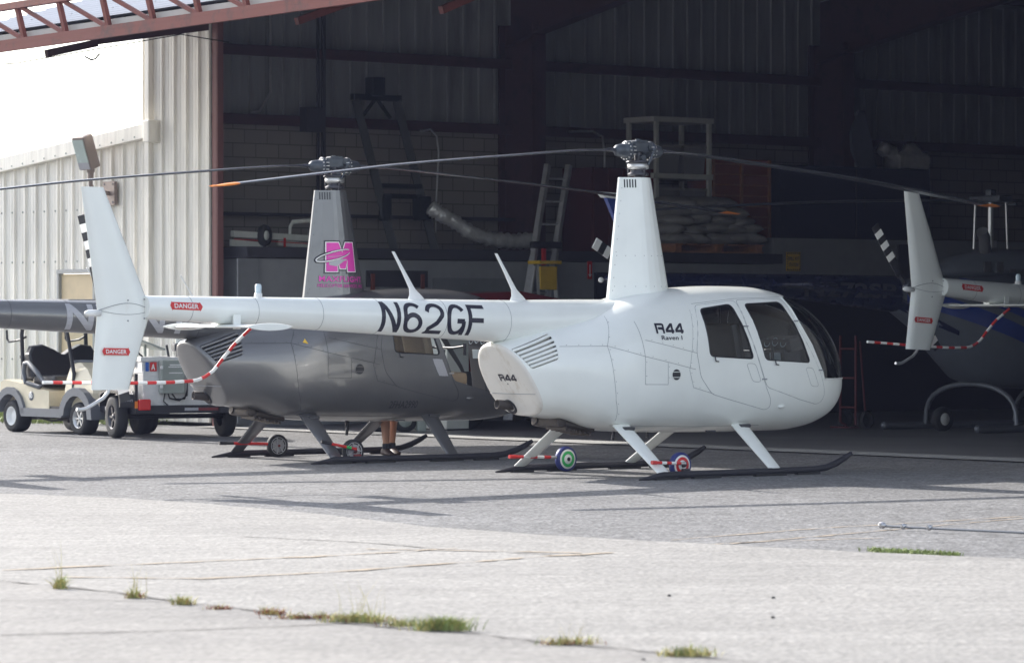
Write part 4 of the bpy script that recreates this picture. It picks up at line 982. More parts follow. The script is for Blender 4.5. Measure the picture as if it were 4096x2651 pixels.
for (hh, bo, lf) in ((Wh, Wb, Wlf), (Th, Tb, Tlf)):
    danger(bo, lambda u, v, o: onboom(-5.37 + u, .022 + v, o)); danger(lf, lambda u, v, o: finpt(-6.055 + u * .85, 1.24 + v * .9 - u * .02, o))
q = MB(); put_text(q, 'N70NT', lambda u, v: onboom(-3.28 + 1.42 * u, -.165 + .315 * v, .003), .025, 1.04); q.build('registration_letters', 'letter_grey', Gb); 
danger(Gb, lambda u, v, o: onboom(-5.37 + u, .022 + v, o))
ontext('2FHA2990', .35, .70, .56, .64, .01, Gh, 'faint_lettering', 'letter_dark')
# logo on the grey mast fairing; X, Z in metres on the starboard face
def lg(mb, poly, off): put_poly(mb, poly, lambda x, z: onfair(x, z, off), 10, 10)
Mx = lambda u: -.17 + .34 * u
Mz = lambda v: 2.03 + .31 * v
Mo = [(0,0),(.30,0),(.30,.45),(.42,.12),(.60,.12),(.70,.45),(.70,.0),(1,0),(1.0,1),(.66,1),(.51,.62),(.36,1),(0,1)]
Mo = [(0,0),(.33,0),(.33,.42),(.42,.10),(.60,.10),(.68,.42),(.68,.0),(1,0),(.94,1),(.62,1),(.50,.66),(.38,1),(.03,1)]
def grow(P, d):
    out = []; n = len(P)
    for i in range(n):
        a, b, c_ = Vector(P[i - 1]), Vector(P[i]), Vector(P[(i + 1) % n]); d0, d1 = (b - a).normalized(), (c_ - b).normalized()
        n0, n1 = Vector((d0.y, -d0.x)), Vector((d1.y, -d1.x)); m2 = (n0 + n1); m2 = m2.normalized() / max(.5, m2.normalized().dot(n0)); out.append(tuple(b + m2 * d))
    return out
LPM = [(Mx(u), Mz(v)) for u, v in Mo]
for d_, off, nm, mm in ((.024, .002, 'logo_outline', 'black'), (.010, .0035, 'logo_outline', 'plainwhite'), (0, .005, 'logo_letter', 'pink')):
    q = MB(); lg(q, grow(LPM, d_), off); q.build(nm, mm, Gfa)
for r_, off, nm, mm in ((.017, .004, 'logo_ring', 'black'), (.010, .030, 'logo_ring', 'plainwhite')):
    q = MB(); pts = []
    for k in range(40):
        t = R(25 + 318 * k / 39); pts.append(onfair(-.105 + .185 * math.cos(t) + .02, 2.20 + .045 * math.sin(t) + .05 * math.cos(t), off * .4))
    q.tube(pts, [r_ * (.35 + .65 * math.sin(PI * min(1, k / 39 * .9 + .1))) for k in range(40)], 5); q.build(nm, mm, Gfa)
q = MB(); lg(q, [(-.14,2.10),(-.07,2.085),(-.03,2.11),(.02,2.145),(.05,2.15),(.05,2.16),(-.02,2.165),(-.09,2.165),(-.14,2.14)], .009); lg(q, [(-.15,2.185),(.0,2.195),(.0,2.2),(-.15,2.19)], .009); q.build('logo_helicopter', 'letter_grey', Gfa)
for txt, x0, x1, z0, z1, b in (('MAXFLIGHT', -.245, .27, 1.92, 1.985, .03), ('HELICOPTER SERVICES, INC', -.26, .285, 1.855, 1.90, .02)):
    q = MB(); put_text(q, txt, lambda u, v: onfair(x0 + (x1 - x0) * u, z0 + (z1 - z0) * v - .01 * u, .004), b + .005, 1.1); q.build('logo_text', 'letter', Gfa)
    q = MB(); put_text(q, txt, lambda u, v: onfair(x0 + .003 + (x1 - x0 - .006) * u, z0 + .002 + (z1 - z0 - .004) * v - .01 * u, .006), b - .012, 1.1); q.build('logo_text', 'pink', Gfa)
q = MB(); q.add([onside(-.72, 1.27, .004), onside(-.66, 1.255, .004), onside(-.69, 1.31, .004)], [(0, 1, 2)]); q.build('warning_sticker', 'yellow', Gh)
# ------------------------------------------------------------------ ground handling wheels, red and white handles
def handling(name, label, Mxy, yaw, x, y, kind, group):
    c_, s_ = math.cos(R(yaw)), math.sin(R(yaw)); T = thing(name, label, 'ground wheel', (Mxy[0] + c_ * x - s_ * y, Mxy[1] + s_ * x + c_ * y, 0), R(yaw), group)
    r_ = .125; q = MB(); q.lathe([(.075, -.028), (r_ - .012, -.034), (r_, -.02), (r_, .02), (r_ - .012, .034), (.075, .028)], (0, 0, r_), (0, 1, 0), 32); ty = q.build('tyre', 'navy_rubber' if kind < 2 else 'rubber', T)
    if kind < 2:
        q = MB(); q.lathe([(0, 0), (.098, 0), (.10, -.01)], (0, -.034, r_), (0, -1, 0), 32); wh = q.build('wheel_disc', 'plainwhite', T)
        q = MB(); q.lathe([(.05, .002), (.08, .002), (.08, 0)], (0, -.036, r_), (0, -1, 0), 32); q.build('wheel_ring', 'green' if kind == 0 else 'red', wh)
        q = MB(); q.lathe([(0, .012), (.038, .010), (.048, 0)], (0, -.036, r_), (0, -1, 0), 24); q.build('hub_cap', 'plainwhite', wh)
        q = MB(); q.lathe([(0, .014), (.02, .014), (.02, .01)], (0, -.036, r_), (0, -1, 0), 20); q.build('axle_end', 'black', wh)
    else:
        q = MB(); q.lathe([(.085, 0), (.092, .012), (.095, 0)], (0, -.028, r_), (0, -1, 0), 32); q.lathe([(0, .012), (.022, .01), (.026, 0)], (0, -.028, r_), (0, -1, 0), 20)
        for k in range(7): t = 2 * PI * k / 7; q.beam((.02 * math.cos(t), -.032, r_ + .02 * math.sin(t)), (.088 * math.cos(t), -.032, r_ + .088 * math.sin(t)), .01, .02, (0, 1, 0))
        q.lathe([(0, -.01), (.09, -.01)], (0, -.028, r_), (0, -1, 0), 30)
        q.build('wheel_disc', 'letter_grey', T)
    hs = .90 if y > 0 else .62; z0, z1 = (.145, .165) if kind != 3 else (.15, .235); x0 = -.11 if y > 0 else -.02; yy = 0 if y > 0 else -.10
    a, b = Vector((x0, yy, z0)), Vector((x0 - hs * .68, yy, z1)); n = 6; cols = ['alu', 'red', 'plainwhite', 'red', 'plainwhite', 'red', 'red'] if kind < 2 else ['red', 'green' if kind == 3 else 'red', 'red', 'red', 'red', 'black', 'black']
    q = MB(); ms = []
    for k in range(7):
        mm = cols[k]
        if mm not in ms: ms.append(mm)
        q.mi = ms.index(mm); q.cyl(a.lerp(b, k / 7), a.lerp(b, (k + 1) / 7), .0155 if k < 6 else .019, seg=10)
    q.build('handle', ms, T)
    q = MB(); q.beam((x0 + .0, yy, z0), (0, -.05 if y < 0 else .05, r_), .03, .04); q.cyl((0, -.05, r_), (0, .08, r_), .014); q.bbox((.02, .06 if y > 0 else -.06, .06), (.08, .04, .07), .008); q.build('axle_bracket', 'red_dark' if kind > 1 else 'dark_metal', T)
    return T
handling('handling_wheel', 'navy-tyred wheel with a green ring on the far skid of the white helicopter', WL, 38.6, -.155, .93, 0, 'ground handling wheels')
handling('handling_wheel', 'navy-tyred wheel with a red ring on the near skid of the white helicopter', WL, 38.6, -.27, -.93, 1, 'ground handling wheels')
handling('handling_wheel', 'black-tyred spoked wheel with an all-red handle on the far skid of the grey helicopter', GLc, 33, -.19, .93, 2, 'ground handling wheels')
handling('handling_wheel', 'black-tyred spoked wheel with a red and green handle, near skid of the grey helicopter', GLc, 33, -.32, -.93, 3, 'ground handling wheels')
# ------------------------------------------------------------------ blue and white turbine helicopter inside
BH = thing('turbine_helicopter', 'navy and white turbine helicopter with blue stripes parked deep in the dark hangar', 'helicopter', (6.45, 49.3, 0), R(33.5))
def bsec(x, w_, zb, zt, n=2.6, m_=32):
    zm, h = (zb + zt) / 2, (zt - zb) / 2; o = []
    for k in range(m_):
        t = 2 * PI * k / m_; c_, s_ = math.cos(t), math.sin(t); o.append((x, w_ * math.copysign(abs(c_) ** (2 / n), c_), zm + h * math.copysign(abs(s_) ** (2 / n), s_)))
    return o
BP = [(-1.75, .14, 1.62, 2.02), (-1.3, .26, 1.35, 2.06), (-.9, .42, 1.0, 2.08), (-.5, .56, .68, 2.10), (-.1, .64, .58, 2.12), (.6, .66, .56, 2.12), (1.3, .66, .56, 2.08), (2.0, .62, .6, 1.95), (2.6, .5, .75, 1.6), (3.0, .3, .88, 1.3), (3.15, .05, 1.0, 1.12)]
q = MB(); q.loft([bsec(*a) for a in BP]); body = q.build('fuselage', 'bell_white', BH)
def bside(x, z, off=.004):
    zb, zt, w_ = interp([(a[0], a[2]) for a in BP], x), interp([(a[0], a[3]) for a in BP], x), interp([(a[0], a[1]) for a in BP], x)
    zm, h = (zb + zt) / 2, (zt - zb) / 2; q = min(.98, abs((z - zm) / h)); return Vector((x, -w_ * (1 - q ** 2.6) ** (1 / 2.6) - off, z))
def stripe(a, b, wa, wb, m, nm='stripe', bow=0.0):
    q = MB(); vs = []; n = 30
    for k in range(n + 1):
        t = k / n; x = a[0] + (b[0] - a[0]) * t; z = a[1] + (b[1] - a[1]) * (t ** (1 + bow)); w2 = wa + (wb - wa) * t
        for j in range(5): vs.append(bside(x, z + w2 * (j / 4 - .5)))
    q.add(vs, [(i * 5 + j, (i + 1) * 5 + j, (i + 1) * 5 + j + 1, i * 5 + j + 1) for i in range(n) for j in range(4)]); q.build(nm, m, body)
stripe((-1.6, 1.84), (.9, .95), .24, .20, 'blue', bow=.15); stripe((-1.3, 1.99), (1.3, 1.10), .10, .12, 'blue', bow=.15); stripe((-.75, 2.0), (2.0, 1.30), .12, .14, 'blue', bow=.1)
stripe((-1.7, 1.72), (-.9, 1.32), .16, .06, 'blue_dark')
q = MB(); q.loft([bsec(-6.1, .09, 1.93, 2.10, 2), bsec(-5.5, .10, 1.91, 2.10, 2), bsec(-3.5, .15, 1.78, 2.09, 2), bsec(-1.7, .21, 1.60, 2.08, 2.2)]); q.lathe([(.085, 0), (.05, .22), (.0, .26)], (-6.1, 0, 2.01), (-1, 0, 0), 16); bt = q.build('tail_boom', 'blue_dark', BH)
q = MB(); q.ball((-6.4, 0, 2.0), .035); q.build('tail_lamp', 'plainwhite', bt)
q = MB(); put_text(q, 'N272SP', lambda u, v: Vector((-3.3 + 1.5 * u, -.155 - .05 * u, 1.80 + .20 * v - .03 * u)), .03); q.build('registration_letters', 'letter_dark', bt)
q = MB(); 
P = [(-5.75, 2.02), (-5.45, 2.06), (-6.0, 3.02), (-6.35, 3.05), (-6.12, 2.6)]
q.prism(P, lambda x, z: (x, -.035, z), lambda x, z: (x, .035, z)); q.prism([(-5.85, 1.95), (-5.5, 1.95), (-5.9, 1.15), (-6.15, 1.12)], lambda x, z: (x, -.03, z), lambda x, z: (x, .03, z)); vf = q.build('vertical_fin', 'blue', BH)
q = MB(); q.prism([(-6.0, 3.0), (-5.97, 3.08), (-6.45, 3.10), (-6.37, 3.03)], lambda x, z: (x, -.05, z), lambda x, z: (x, .05, z)); q.build('fin_cap', 'plainwhite', vf)
q = MB(); q.lathe([(.045, 0), (.045, .08), (.03, .12), (0, .13)], (-6.05, 0, 3.09), (0, 0, 1), 14); q.build('beacon', 'red', vf)
for sg in (1, -1):
    q = MB(); d = Vector((-.86, 0, .51)) * sg; n_ = Vector((-d.z, 0, d.x)) if sg > 0 else Vector((-d.z, 0, d.x)); c0 = Vector((-5.93, -.22, 2.03))
    for k in range(8):
        q.mi = (k + 1) % 2; a, b = c0 + d * (.12 + .09 * k), c0 + d * (.12 + .09 * (k + 1)); P = []
        for p in (a, b): P += [p + n_ * .07 + Vector((0, -.01, 0)), p - n_ * .07 + Vector((0, -.01, 0)), p - n_ * .07 + Vector((0, .01, 0)), p + n_ * .07 + Vector((0, .012, 0))]
        q.add(P, [(0, 1, 5, 4), (1, 2, 6, 5), (2, 3, 7, 6), (3, 0, 4, 7), (3, 2, 1, 0), (4, 5, 6, 7)])
    q.build('tail_rotor_blade', ['plainwhite', 'black'], BH)
q = MB(); q.cyl((-5.93, .0, 2.03), (-5.93, -.26, 2.03), .03); q.build('tail_rotor_hub', 'hub_metal', BH)
q = MB(); q.bbox((-3.6, 0, 1.95), (.4, 1.9, .03), .01); q.build('stabiliser', 'blue_dark', BH)
q = MB(); q.loft([bsec(-1.1, .10, 2.06, 2.16), bsec(-.7, .28, 2.04, 2.34), bsec(0, .36, 2.04, 2.46), bsec(.8, .36, 2.04, 2.44), bsec(1.5, .26, 2.02, 2.26), bsec(1.8, .12, 1.98, 2.08)]); cw = q.build('engine_cowling', 'bell_white', BH)
for k in range(5): q = MB(); q.box((-.35 + .22 * k, -.335, 2.2), (.12, .03, .14)); q.build('cowling_intake', 'liner', cw)
q = MB(); q.tube([(-.25, -.18, 2.4), (-.3, -.22, 2.6), (-.38, -.26, 2.68)], .08, 12); q.build('exhaust_stack', 'liner', BH)
q = MB(); q.cyl((0, 0, 2.45), (0, 0, 3.16), .042); q.cyl((0, 0, 2.47), (0, 0, 2.56), .08)
for sg in (1, -1): q.cyl((sg * .16, -.16 * sg, 2.45), (sg * .14, -.15 * sg, 3.08), .016)
q.build('rotor_mast', 'steel', BH)
q = MB(); q.bbox((0, 0, 3.12), (.24, .62, .09), .02); q.bbox((0, 0, 3.2), (.1, .12, .1), .02); q.box((.15, 0, 3.05), (.03, .7, .03)); q.build('rotor_hub', 'hub_metal', BH)
for a_ in (163, -17):
    q = MB(); d = Vector((math.cos(R(a_)), math.sin(R(a_)), 0)); n_ = Vector((-d.y, d.x, 0)); secs = []
    for k in range(14):
        x = .25 + (5.05 - .25) * k / 13; z = 3.10 - .012 * x * x * .6; secs.append([d * x + n_ * u + Vector((0, 0, z + t)) for u, t in ((-.16, 0), (-.08, .02), (.1, .018), (.16, 0), (.1, -.012), (-.08, -.012))])
    q.loft(secs); q.build('rotor_blade', 'blade_dark', BH)
for sg in (1, -1):
    q = MB(); q.tube([(-1.05, sg * .96, .07), (-.9, sg * .96, .06), (1.7, sg * .96, .06), (2.0, sg * .96, .1), (2.2, sg * .96, .22)], .05, 12); q.ball((-1.05, sg * .96, .07), .055); q.build('skid', 'tube_grey', BH)
for x in (-.35, 1.25):
    q = MB(); pts = []
    for k in range(17):
        t = -1 + 2 * k / 16; pts.append((x, .93 * math.sin(t * PI / 2) * (1 if abs(t) < .99 else 1.0), .08 + .56 * math.cos(t * PI / 2) ** .62 if abs(t) < 1 else .08))
    q.tube(pts, .034, 10); q.build('cross_tube', 'tube_grey', BH)
for x in (.25, 1.05):
    q = MB(); P = rrect([(x, 1.45), (x + .68, 1.45), (x + .62, 1.95), (x + .05, 1.95)], .06); put_poly(q, P, lambda a, b: bside(a, b, .006), 5, 4); q.build('window', 'black', BH)
q = MB(); q.cyl((.15, -.68, 1.05), (.15, -.68, 1.35), .05); q.build('vent_pipe', 'steel', BH)
# ------------------------------------------------------------------ things on the deck and along the wall
def steel_lift():
    T = hthing('steel_lifting_frame', 'tall dark green steel lifting frame leaning against the hangar wall', 'lifting frame', 3.6, -.75, 2.52)
    tl = Vector((-.72, -.0, 2.62)); d = .97
    q = MB(); q.beam((-.46, .2, 2.2), (.02, -.1, 0), .09, .12); q.build('rail', 'lift_green', T)
    q = MB(); q.beam((.30, .2, 2.2), (.78, -.1, 0), .09, .12); q.build('rail', 'lift_green', T)
    q = MB(); q.beam((-.52, .2, 2.24), (.36, .2, 2.24), .09, .09); q.build('crossbar', 'lift_green', T)
    for zz in (.94, .79): q = MB(); q.beam((-.16, -.0, zz), (.60, -.0, zz), .07, .07); q.build('crossbar', 'lift_green', T)
    q = MB(); q.beam((-.34, .2, 1.95), (-.1, .2, 2.22), .04, .04); q.build('brace', 'lift_green', T); q = MB(); q.beam((-.06, .2, 2.22), (.18, .2, 1.95), .04, .04); q.build('brace', 'lift_green', T)
    q = MB(); q.bbox((-.1, .2, 2.40), (.22, .22, .28), .02); q.build('winch_box', 'lift_green', T)
    q = MB(); q.bbox((-.08, -.02, .62), (.14, .16, .4), .03); q.build('ballast', 'lift_green', T); q = MB(); q.bbox((.60, -.02, .62), (.22, .2, .36), .03); q.build('ballast', 'lift_green', T)
    return T
steel_lift()
T = hthing('towing_dolly', 'white folded towing dolly with red stripes and a black tyre lying on the storage deck', 'dolly', .86, -.15, 2.53); T.scale = (.62, .8, .95)
q = MB(); q.beam((-.75, 0, .18), (1.75, 0, .12), .1, .09); q.beam((.55, .05, .06), (1.4, .05, .02), .06, .08); q.beam((-.8, 0, .05), (.2, 0, -.0), .06, .1); q.build('frame', 'appliance', T)
q = MB(); q.tube([(.85, 0, .16), (.86, 0, .30), (.93, 0, .37), (1.4, 0, .40), (1.5, 0, .36), (1.62, 0, .2)], .035, 8); q.build('hoop', 'appliance', T)
q = MB(); q.lathe([(.06, -.06), (.15, -.07), (.165, 0), (.15, .07), (.06, .06)], (.05, -.1, .16), (0, 1, 0), 24); ty = q.build('tyre', 'rubber', T)
q = MB(); q.lathe([(.0, .0), (.07, .0), (.075, -.02)], (.05, -.17, .16), (0, -1, 0), 20); q.build('rim', 'appliance', ty)
q = MB(); q.beam((-.75, -.05, .10), (1.3, -.05, .05), .01, .012); q.box((.65, -.06, .05), (.05, .02, .16)); q.build('red_stripe', 'red', T)
T = hthing('foil_duct', 'crinkled silver foil duct sagging over the storage deck right of the steel frame', 'duct', 4.72, .05, 2.52)
q = MB(); pts = [(-.85, .15, .62), (-.72, .1, .52), (-.5, .05, .42), (-.2, 0, .24), (.15, 0, .16), (.6, 0, .13), (1.0, 0, .16)]
fine = []
for i in range(len(pts) - 1):
    for k in range(7): fine.append(Vector(pts[i]).lerp(Vector(pts[i + 1]), k / 7))
rr = random.Random(5); q.tube(fine, [.095 + .02 * (k % 2) + rr.uniform(-.012, .012) for k in range(len(fine))], 14); q.build('duct_hose', 'foil', T)
# ladders
T = hthing('extension_ladder', 'tall aluminium extension ladder leaning against the store room front', 'ladder', 4.75, .65, 0, rz=0)
for k, (x0, x1) in enumerate(((-.05, 1.1), (.36, 1.51))):
    for e_ in (0, .10): 
        q = MB(); q.beam((x0, -e_, .02), (x1 - (.27 if e_ else 0), .45 - e_, 3.80 - 9 * e_), .075, .085); q.build('rail', 'alu', T)
q = MB()
for k in range(11):
    t = .05 + .09 * k; q.cyl((-.05 + 1.15 * t, .45 * t, 3.78 * t), (.36 + 1.15 * t, .45 * t, 3.78 * t), .016)
q.build('rungs', 'alu', T)
q = MB(); q.bbox((.90, .25, 2.6), (.55, .1, .1), .02); q.build('strap', 'black', T)
q = MB(); q.bbox((.80, .18, 2.42), (.06, .05, .25), .01); q.build('pulley_tag', 'red', T)
T = hthing('step_ladder', 'yellow-topped aluminium stepladder standing left of the tall extension ladder', 'ladder', 5.0, .95, 0, rz=0)
for x0, x1 in ((-.05, .03), (.42, .34)):
    q = MB(); q.beam((x0, -.25, 0), (x1, 0, 2.30), .03, .06); q.build('rail', 'alu', T)
    q = MB(); q.beam((x0, .45, 0), (x1, .05, 2.28), .03, .04); q.build('rail', 'alu', T)
q = MB()
for k in range(6): z = .3 + .3 * k; q.box((.19, -.25 + .25 * z / 2.3, z), (.36, .08, .03))
q.build('steps', 'alu', T)
q = MB(); q.bbox((.19, .02, 2.33), (.42, .28, .05), .01); q.bbox((.19, -.06, 2.1), (.32, .03, .34), .01); q.build('ladder_top', 'yellow', T)
# shelving with tubs, sacks on pallet, orange crate
T = hthing('storage_rack', 'cream open shelving rack standing on the storage deck behind the white rotor hub', 'rack', 9.12, -.75, 2.52)
for x in (-.55, .55):
    for y in (-.3, .35): q = MB(); q.box((x, y, 1.05), (.06, .06, 2.1)); q.build('post', 'appliance', T)
for z in (.55, 1.2, 2.08): q = MB(); q.box((0, .03, z), (1.25, .72, .08)); q.build('shelf', 'appliance', T)
for k, (x, z, w_, h) in enumerate(((-.27, .63, .46, .42), (.27, .63, .46, .42), (-.28, 1.26, .48, .46), (.27, 1.26, .46, .46))):
    B = hthing('storage_tub', ['milky plastic tub on the lower rack shelf at the left', 'milky plastic tub on the lower rack shelf at the right', 'milky plastic tub on the middle rack shelf at the left', 'milky plastic tub on the middle rack shelf at the right'][k], 'tub', 9.12 + x, -.72, 2.52 + z - .02, 'plastic tubs on the rack')
    q = MB(); q.loft([[(sx * w_ / 2 * f, sy * .26 * f, zz) for sx, sy in ((-1, -1), (1, -1), (1, 1), (-1, 1))] for f, zz in ((.88, .0), (1, h * .9))], sm=False); q.build('tub_body', 'plastic_clear', B)
    q = MB(); q.bbox((0, 0, h * .93), (w_ * 1.04, .55, .04), .01); q.build('lid', 'sack', B)
PT = hthing('wooden_pallet', 'reddish wooden pallet on the storage deck under the pile of white sacks', 'pallet', 9.2, -.12, 2.52)
q = MB()
for k in range(7): q.box((-.84 + .28 * k, 0, .125), (.2, .86, .022))
q.build('top_boards', 'wood', PT)
q = MB()
for x in (-.84, 0, .84): q.box((x, 0, .068), (.12, .86, .09))
q.build('blocks', 'wood', PT)
q = MB()
for y in (-.38, 0, .38): q.box((0, y, .012), (1.86, .1, .022))
q.build('bottom_boards', 'wood', PT)
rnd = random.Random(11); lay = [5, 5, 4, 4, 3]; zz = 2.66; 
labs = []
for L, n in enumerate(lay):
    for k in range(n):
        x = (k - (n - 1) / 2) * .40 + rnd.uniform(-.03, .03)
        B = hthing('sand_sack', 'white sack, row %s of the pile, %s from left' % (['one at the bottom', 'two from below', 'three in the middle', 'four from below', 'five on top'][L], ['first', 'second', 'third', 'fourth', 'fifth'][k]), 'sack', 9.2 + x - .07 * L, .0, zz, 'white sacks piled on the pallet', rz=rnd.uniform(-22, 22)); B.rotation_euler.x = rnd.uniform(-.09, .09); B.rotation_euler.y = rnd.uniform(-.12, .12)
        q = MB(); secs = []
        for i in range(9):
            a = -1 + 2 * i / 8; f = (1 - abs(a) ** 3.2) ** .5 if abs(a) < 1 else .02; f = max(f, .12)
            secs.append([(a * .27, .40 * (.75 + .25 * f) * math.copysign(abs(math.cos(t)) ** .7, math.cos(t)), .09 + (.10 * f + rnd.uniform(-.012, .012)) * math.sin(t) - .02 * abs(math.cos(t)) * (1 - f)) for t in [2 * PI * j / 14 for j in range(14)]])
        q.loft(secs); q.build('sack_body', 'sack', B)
    zz += .135
T = hthing('stacking_crate', 'tall orange slatted crate at the right end of the white sacks', 'crate', 10.35, -.75, 2.52)
q = MB(); q.box((0, 0, .75), (1.2, .6, 1.5)); q.build('crate_wall', 'crate_orange', T)
q = MB()
for k in range(9): q.box((0, -.31, .1 + .165 * k), (1.22, .02, .02))
for x in (-.6, .6, 0): q.box((x, -.315, .75), (.05, .03, 1.5))
q.build('crate_ribs', 'wood', T)
T = hthing('red_crate', 'dark red metal bin on the deck behind the extension ladder', 'bin', 7.95, -.85, 2.52)
q = MB(); q.box((0, 0, .65), (1.3, .7, 1.3)); q.build('bin_wall', 'bin_red', T); q = MB(); 
for k in range(5): q.box((-.6 + .3 * k, -.36, .65), (.05, .03, 1.3))
q.build('bin_ribs', 'bin_red', T)
T = hthing('storage_cabinet', 'dark navy cabinet on the deck in the unlit right part of the hangar', 'cabinet', 12.85, -.8, 2.78)
q = MB(); q.bbox((0, 0, .59), (3.4, .8, 1.18), .02); q.build('cabinet_body', 'navy_box', T); q = MB(); q.box((-.02, -.41, .59), (.02, .02, 1.1)); q.box((.15, -.42, .6), (.02, .03, .2)); q.build('door_edges', 'dark_metal', T)
T = hthing('spare_fin', 'pale curved spare tail fin standing on the navy cabinet deep in the hangar', 'fin', 13.3, -.7, 3.97)
q = MB(); P = [(-.12, 0), (.28, 0), (.16, .45), (-.0, .93), (-.12, .93), (-.3, .55), (-.27, .25)]; q.prism(P, lambda x, z: (x, -.03, z), lambda x, z: (x, .03, z)); q.build('fin_skin', 'bell_white', T)
T = hthing('foil_bundle', 'crumpled silver foil ducting lying beside the pale spare fin', 'duct', 14.25, -.75, 3.97)
q = MB(); rr = random.Random(8); q.tube([(-.5 + .08 * k, 0, .25 + .1 * math.sin(k * .9)) for k in range(14)], [.1 + rr.uniform(-.03, .03) for k in range(14)], 9); q.bbox((.1, 0, .12), (.7, .4, .24), .04); q.build('duct_hose', 'foil', T)
# red vehicle behind the grey helicopter, white appliance, tug
T = hthing('red_car', 'red car in the hangar, its roof showing above the white tail boom', 'car', 3.45, 2.2, 0)
prof = [(-2.1, .35), (-2.15, .9), (-1.9, 1.35), (-1.5, 1.84), (-.3, 1.89), (.55, 1.76), (1.15, 1.35), (2.05, 1.15), (2.2, .8), (2.15, .35)]
q = MB(); q.prism(prof, lambda x, z: (x, -.85 + max(0, z - .9) * .16, z), lambda x, z: (x, .85 - max(0, z - .9) * .16, z)); cb = q.build('car_body', 'red_dark', T)
for X in ((-1.5, -.55), (-.45, .45)):
    for sg in (-1, 1): q = MB(); q.add([(X[0], sg * .835, 1.25), (X[1], sg * .835, 1.25), (X[1] - .05, sg * .755, 1.68), (X[0] + .05, sg * .755, 1.68)], [(0, 1, 2, 3)]); q.build('window', 'black', T)
for x in (-1.35, 1.35):
    for sg in (-1, 1): q = MB(); q.lathe([(0, .1), (.18, .1), (.2, .11), (.32, .1), (.33, 0), (.32, -.1)], (x, sg * .76, .33), (0, sg, 0), 22); q.build('wheel', 'rubber', T)
T = hthing('white_cabinet', 'plain white chest-high cabinet standing just inside the hangar door', 'cabinet', 1.35, 3.5, 0)
q = MB(); q.bbox((.2, .45, .68), (.38, .92, 1.3), .015); q.build('cabinet_body', 'appliance', T)
q = MB(); q.box((.2, .45, .02), (.36, .9, .03)); q.build('plinth', 'black', T); q = MB(); q.box((.005, .45, .68), (.012, .02, 1.2)); q.cyl((-.01, .38, .75), (-.01, .38, .95), .01); q.build('door_edge', 'cab_grey', T)
T = thing('tow_tug', 'small grey motor tug on two wheels behind the grey helicopter', 'tug', (-1.55, 48.6, 0), R(10))
q = MB(); q.bbox((.05, .1, .42), (.5, .45, .35), .04); q.bbox((.33, -.05, .13), (.12, .3, .24), .03); q.build('motor_body', 'cab_grey', T)
for x in (-.22, .12):
    q = MB(); q.lathe([(.09, -.05), (.15, -.06), (.165, 0), (.15, .06), (.09, .05)], (x, -.05, .165), (0, 1, 0), 24); t2 = q.build('wheel', 'rubber', T); q = MB(); q.lathe([(0, .0), (.09, .0), (.095, -.02)], (x, -.105, .165), (0, -1, 0), 22); q.build('hub_cap', 'cab_grey', t2)
T = thing('strap', 'short dark strap hanging under the belly of the grey helicopter', 'strap', (GLc[0] + .12, GLc[1] + .35, 0), R(33)); q = MB(); q.tube([(.0, 0, .47), (.01, 0, .38), (-.01, 0, .25)], .018, 6); q.build('webbing', 'black', T)
T = hthing('hand_truck', 'tall dark red hand truck standing right of the white helicopter nose', 'hand truck', 6.2, 6.4, 0)
q = MB(); q.tube([(-.02, 0, .06), (-.02, 0, 1.28)], .02, 6); q.tube([(.0, .32, 1.28), (.0, .32, .1), (.1, .32, .05)], .02, 6); q.tube([(.06, .0, 1.2), (.16, 0, .25)], .016, 6)
for z in (.3, .7, 1.1): q.tube([(-.02, 0, z), (0, .32, z)], .015, 6)
q.box((-.08, .16, .03), (.2, .36, .02)); q.build('frame', 'bin_red', T)
for y in (-.05, .37): q = MB(); q.lathe([(0, .02), (.05, .02), (.11, .035), (.13, 0), (.11, -.035)], (.14, y, .13), (0, 1, 0), 20); q.build('wheel', 'rubber', T)
for k, (fx, fy, m1, lb) in enumerate(((2190, 988, 'plainwhite', 'small white-hubbed wheel standing between the skids of the blue helicopter'),)):
    p = gp(fx, fy + 15); T = thing('dolly_wheel', lb, 'wheel', (p.x, p.y, 0), R(38)); q = MB(); q.lathe([(.07, -.05), (.15, -.06), (.17, 0), (.15, .06), (.07, .05)], (0, 0, .17), (0, 1, 0), 24); t2 = q.build('tyre', 'rubber', T); q = MB(); q.lathe([(0, .01), (.10, .0), (.11, -.02)], (0, -.05, .17), (0, -1, 0), 24); q.build('hub_cap', m1, t2)
# ------------------------------------------------------------------ flood lamp on the shed wall
T = thing('flood_lamp', 'weathered bronze flood lamp tilted on a bent arm fixed to the shed wall', 'lamp', tuple(HW(-.06, -2.55, 2.60 + .72)), R(HY))
FL = R(-22)
q = MB(); q.box((-.03, 0, 0), (.05, .30, .34)); q.build('wall_plate', 'bronze', T)
q = MB()
for y in (-.11, .11):
    for z in (-.13, .13): q.cyl((-.06, y, z), (-.04, y, z), .018, seg=8)
q.build('plate_bolts', 'dark_metal', T)
q = MB(); q.tube([(-.05, 0, 0), (-.26, 0, .01), (-.33, 0, .05), (-.36, .0, .12), (-.36, 0, .2)], .032, 10); q.cyl((-.36, 0, .19), (-.36, 0, .28), .045); q.ball((-.36, 0, .32), .06); q.build('arm', 'bronze', T)
rt = Euler((R(-22) * .0, R(-24), R(0))).to_matrix()
rt = Matrix.Rotation(R(10), 3, 'Z') @ Matrix.Rotation(R(-20), 3, 'Y') 
q = MB(); q.bbox(Vector((-.36, 0, .33)) + rt @ Vector((0, 0, .27)), (.19, .27, .50), .03, rt); lh = q.build('lamp_head', 'bronze', T)
q = MB(); q.box(Vector((-.36, 0, .33)) + rt @ Vector((-.099, 0, .31)), (.012, .22, .34), rt); q.build('lens', 'lamp_glass', lh)
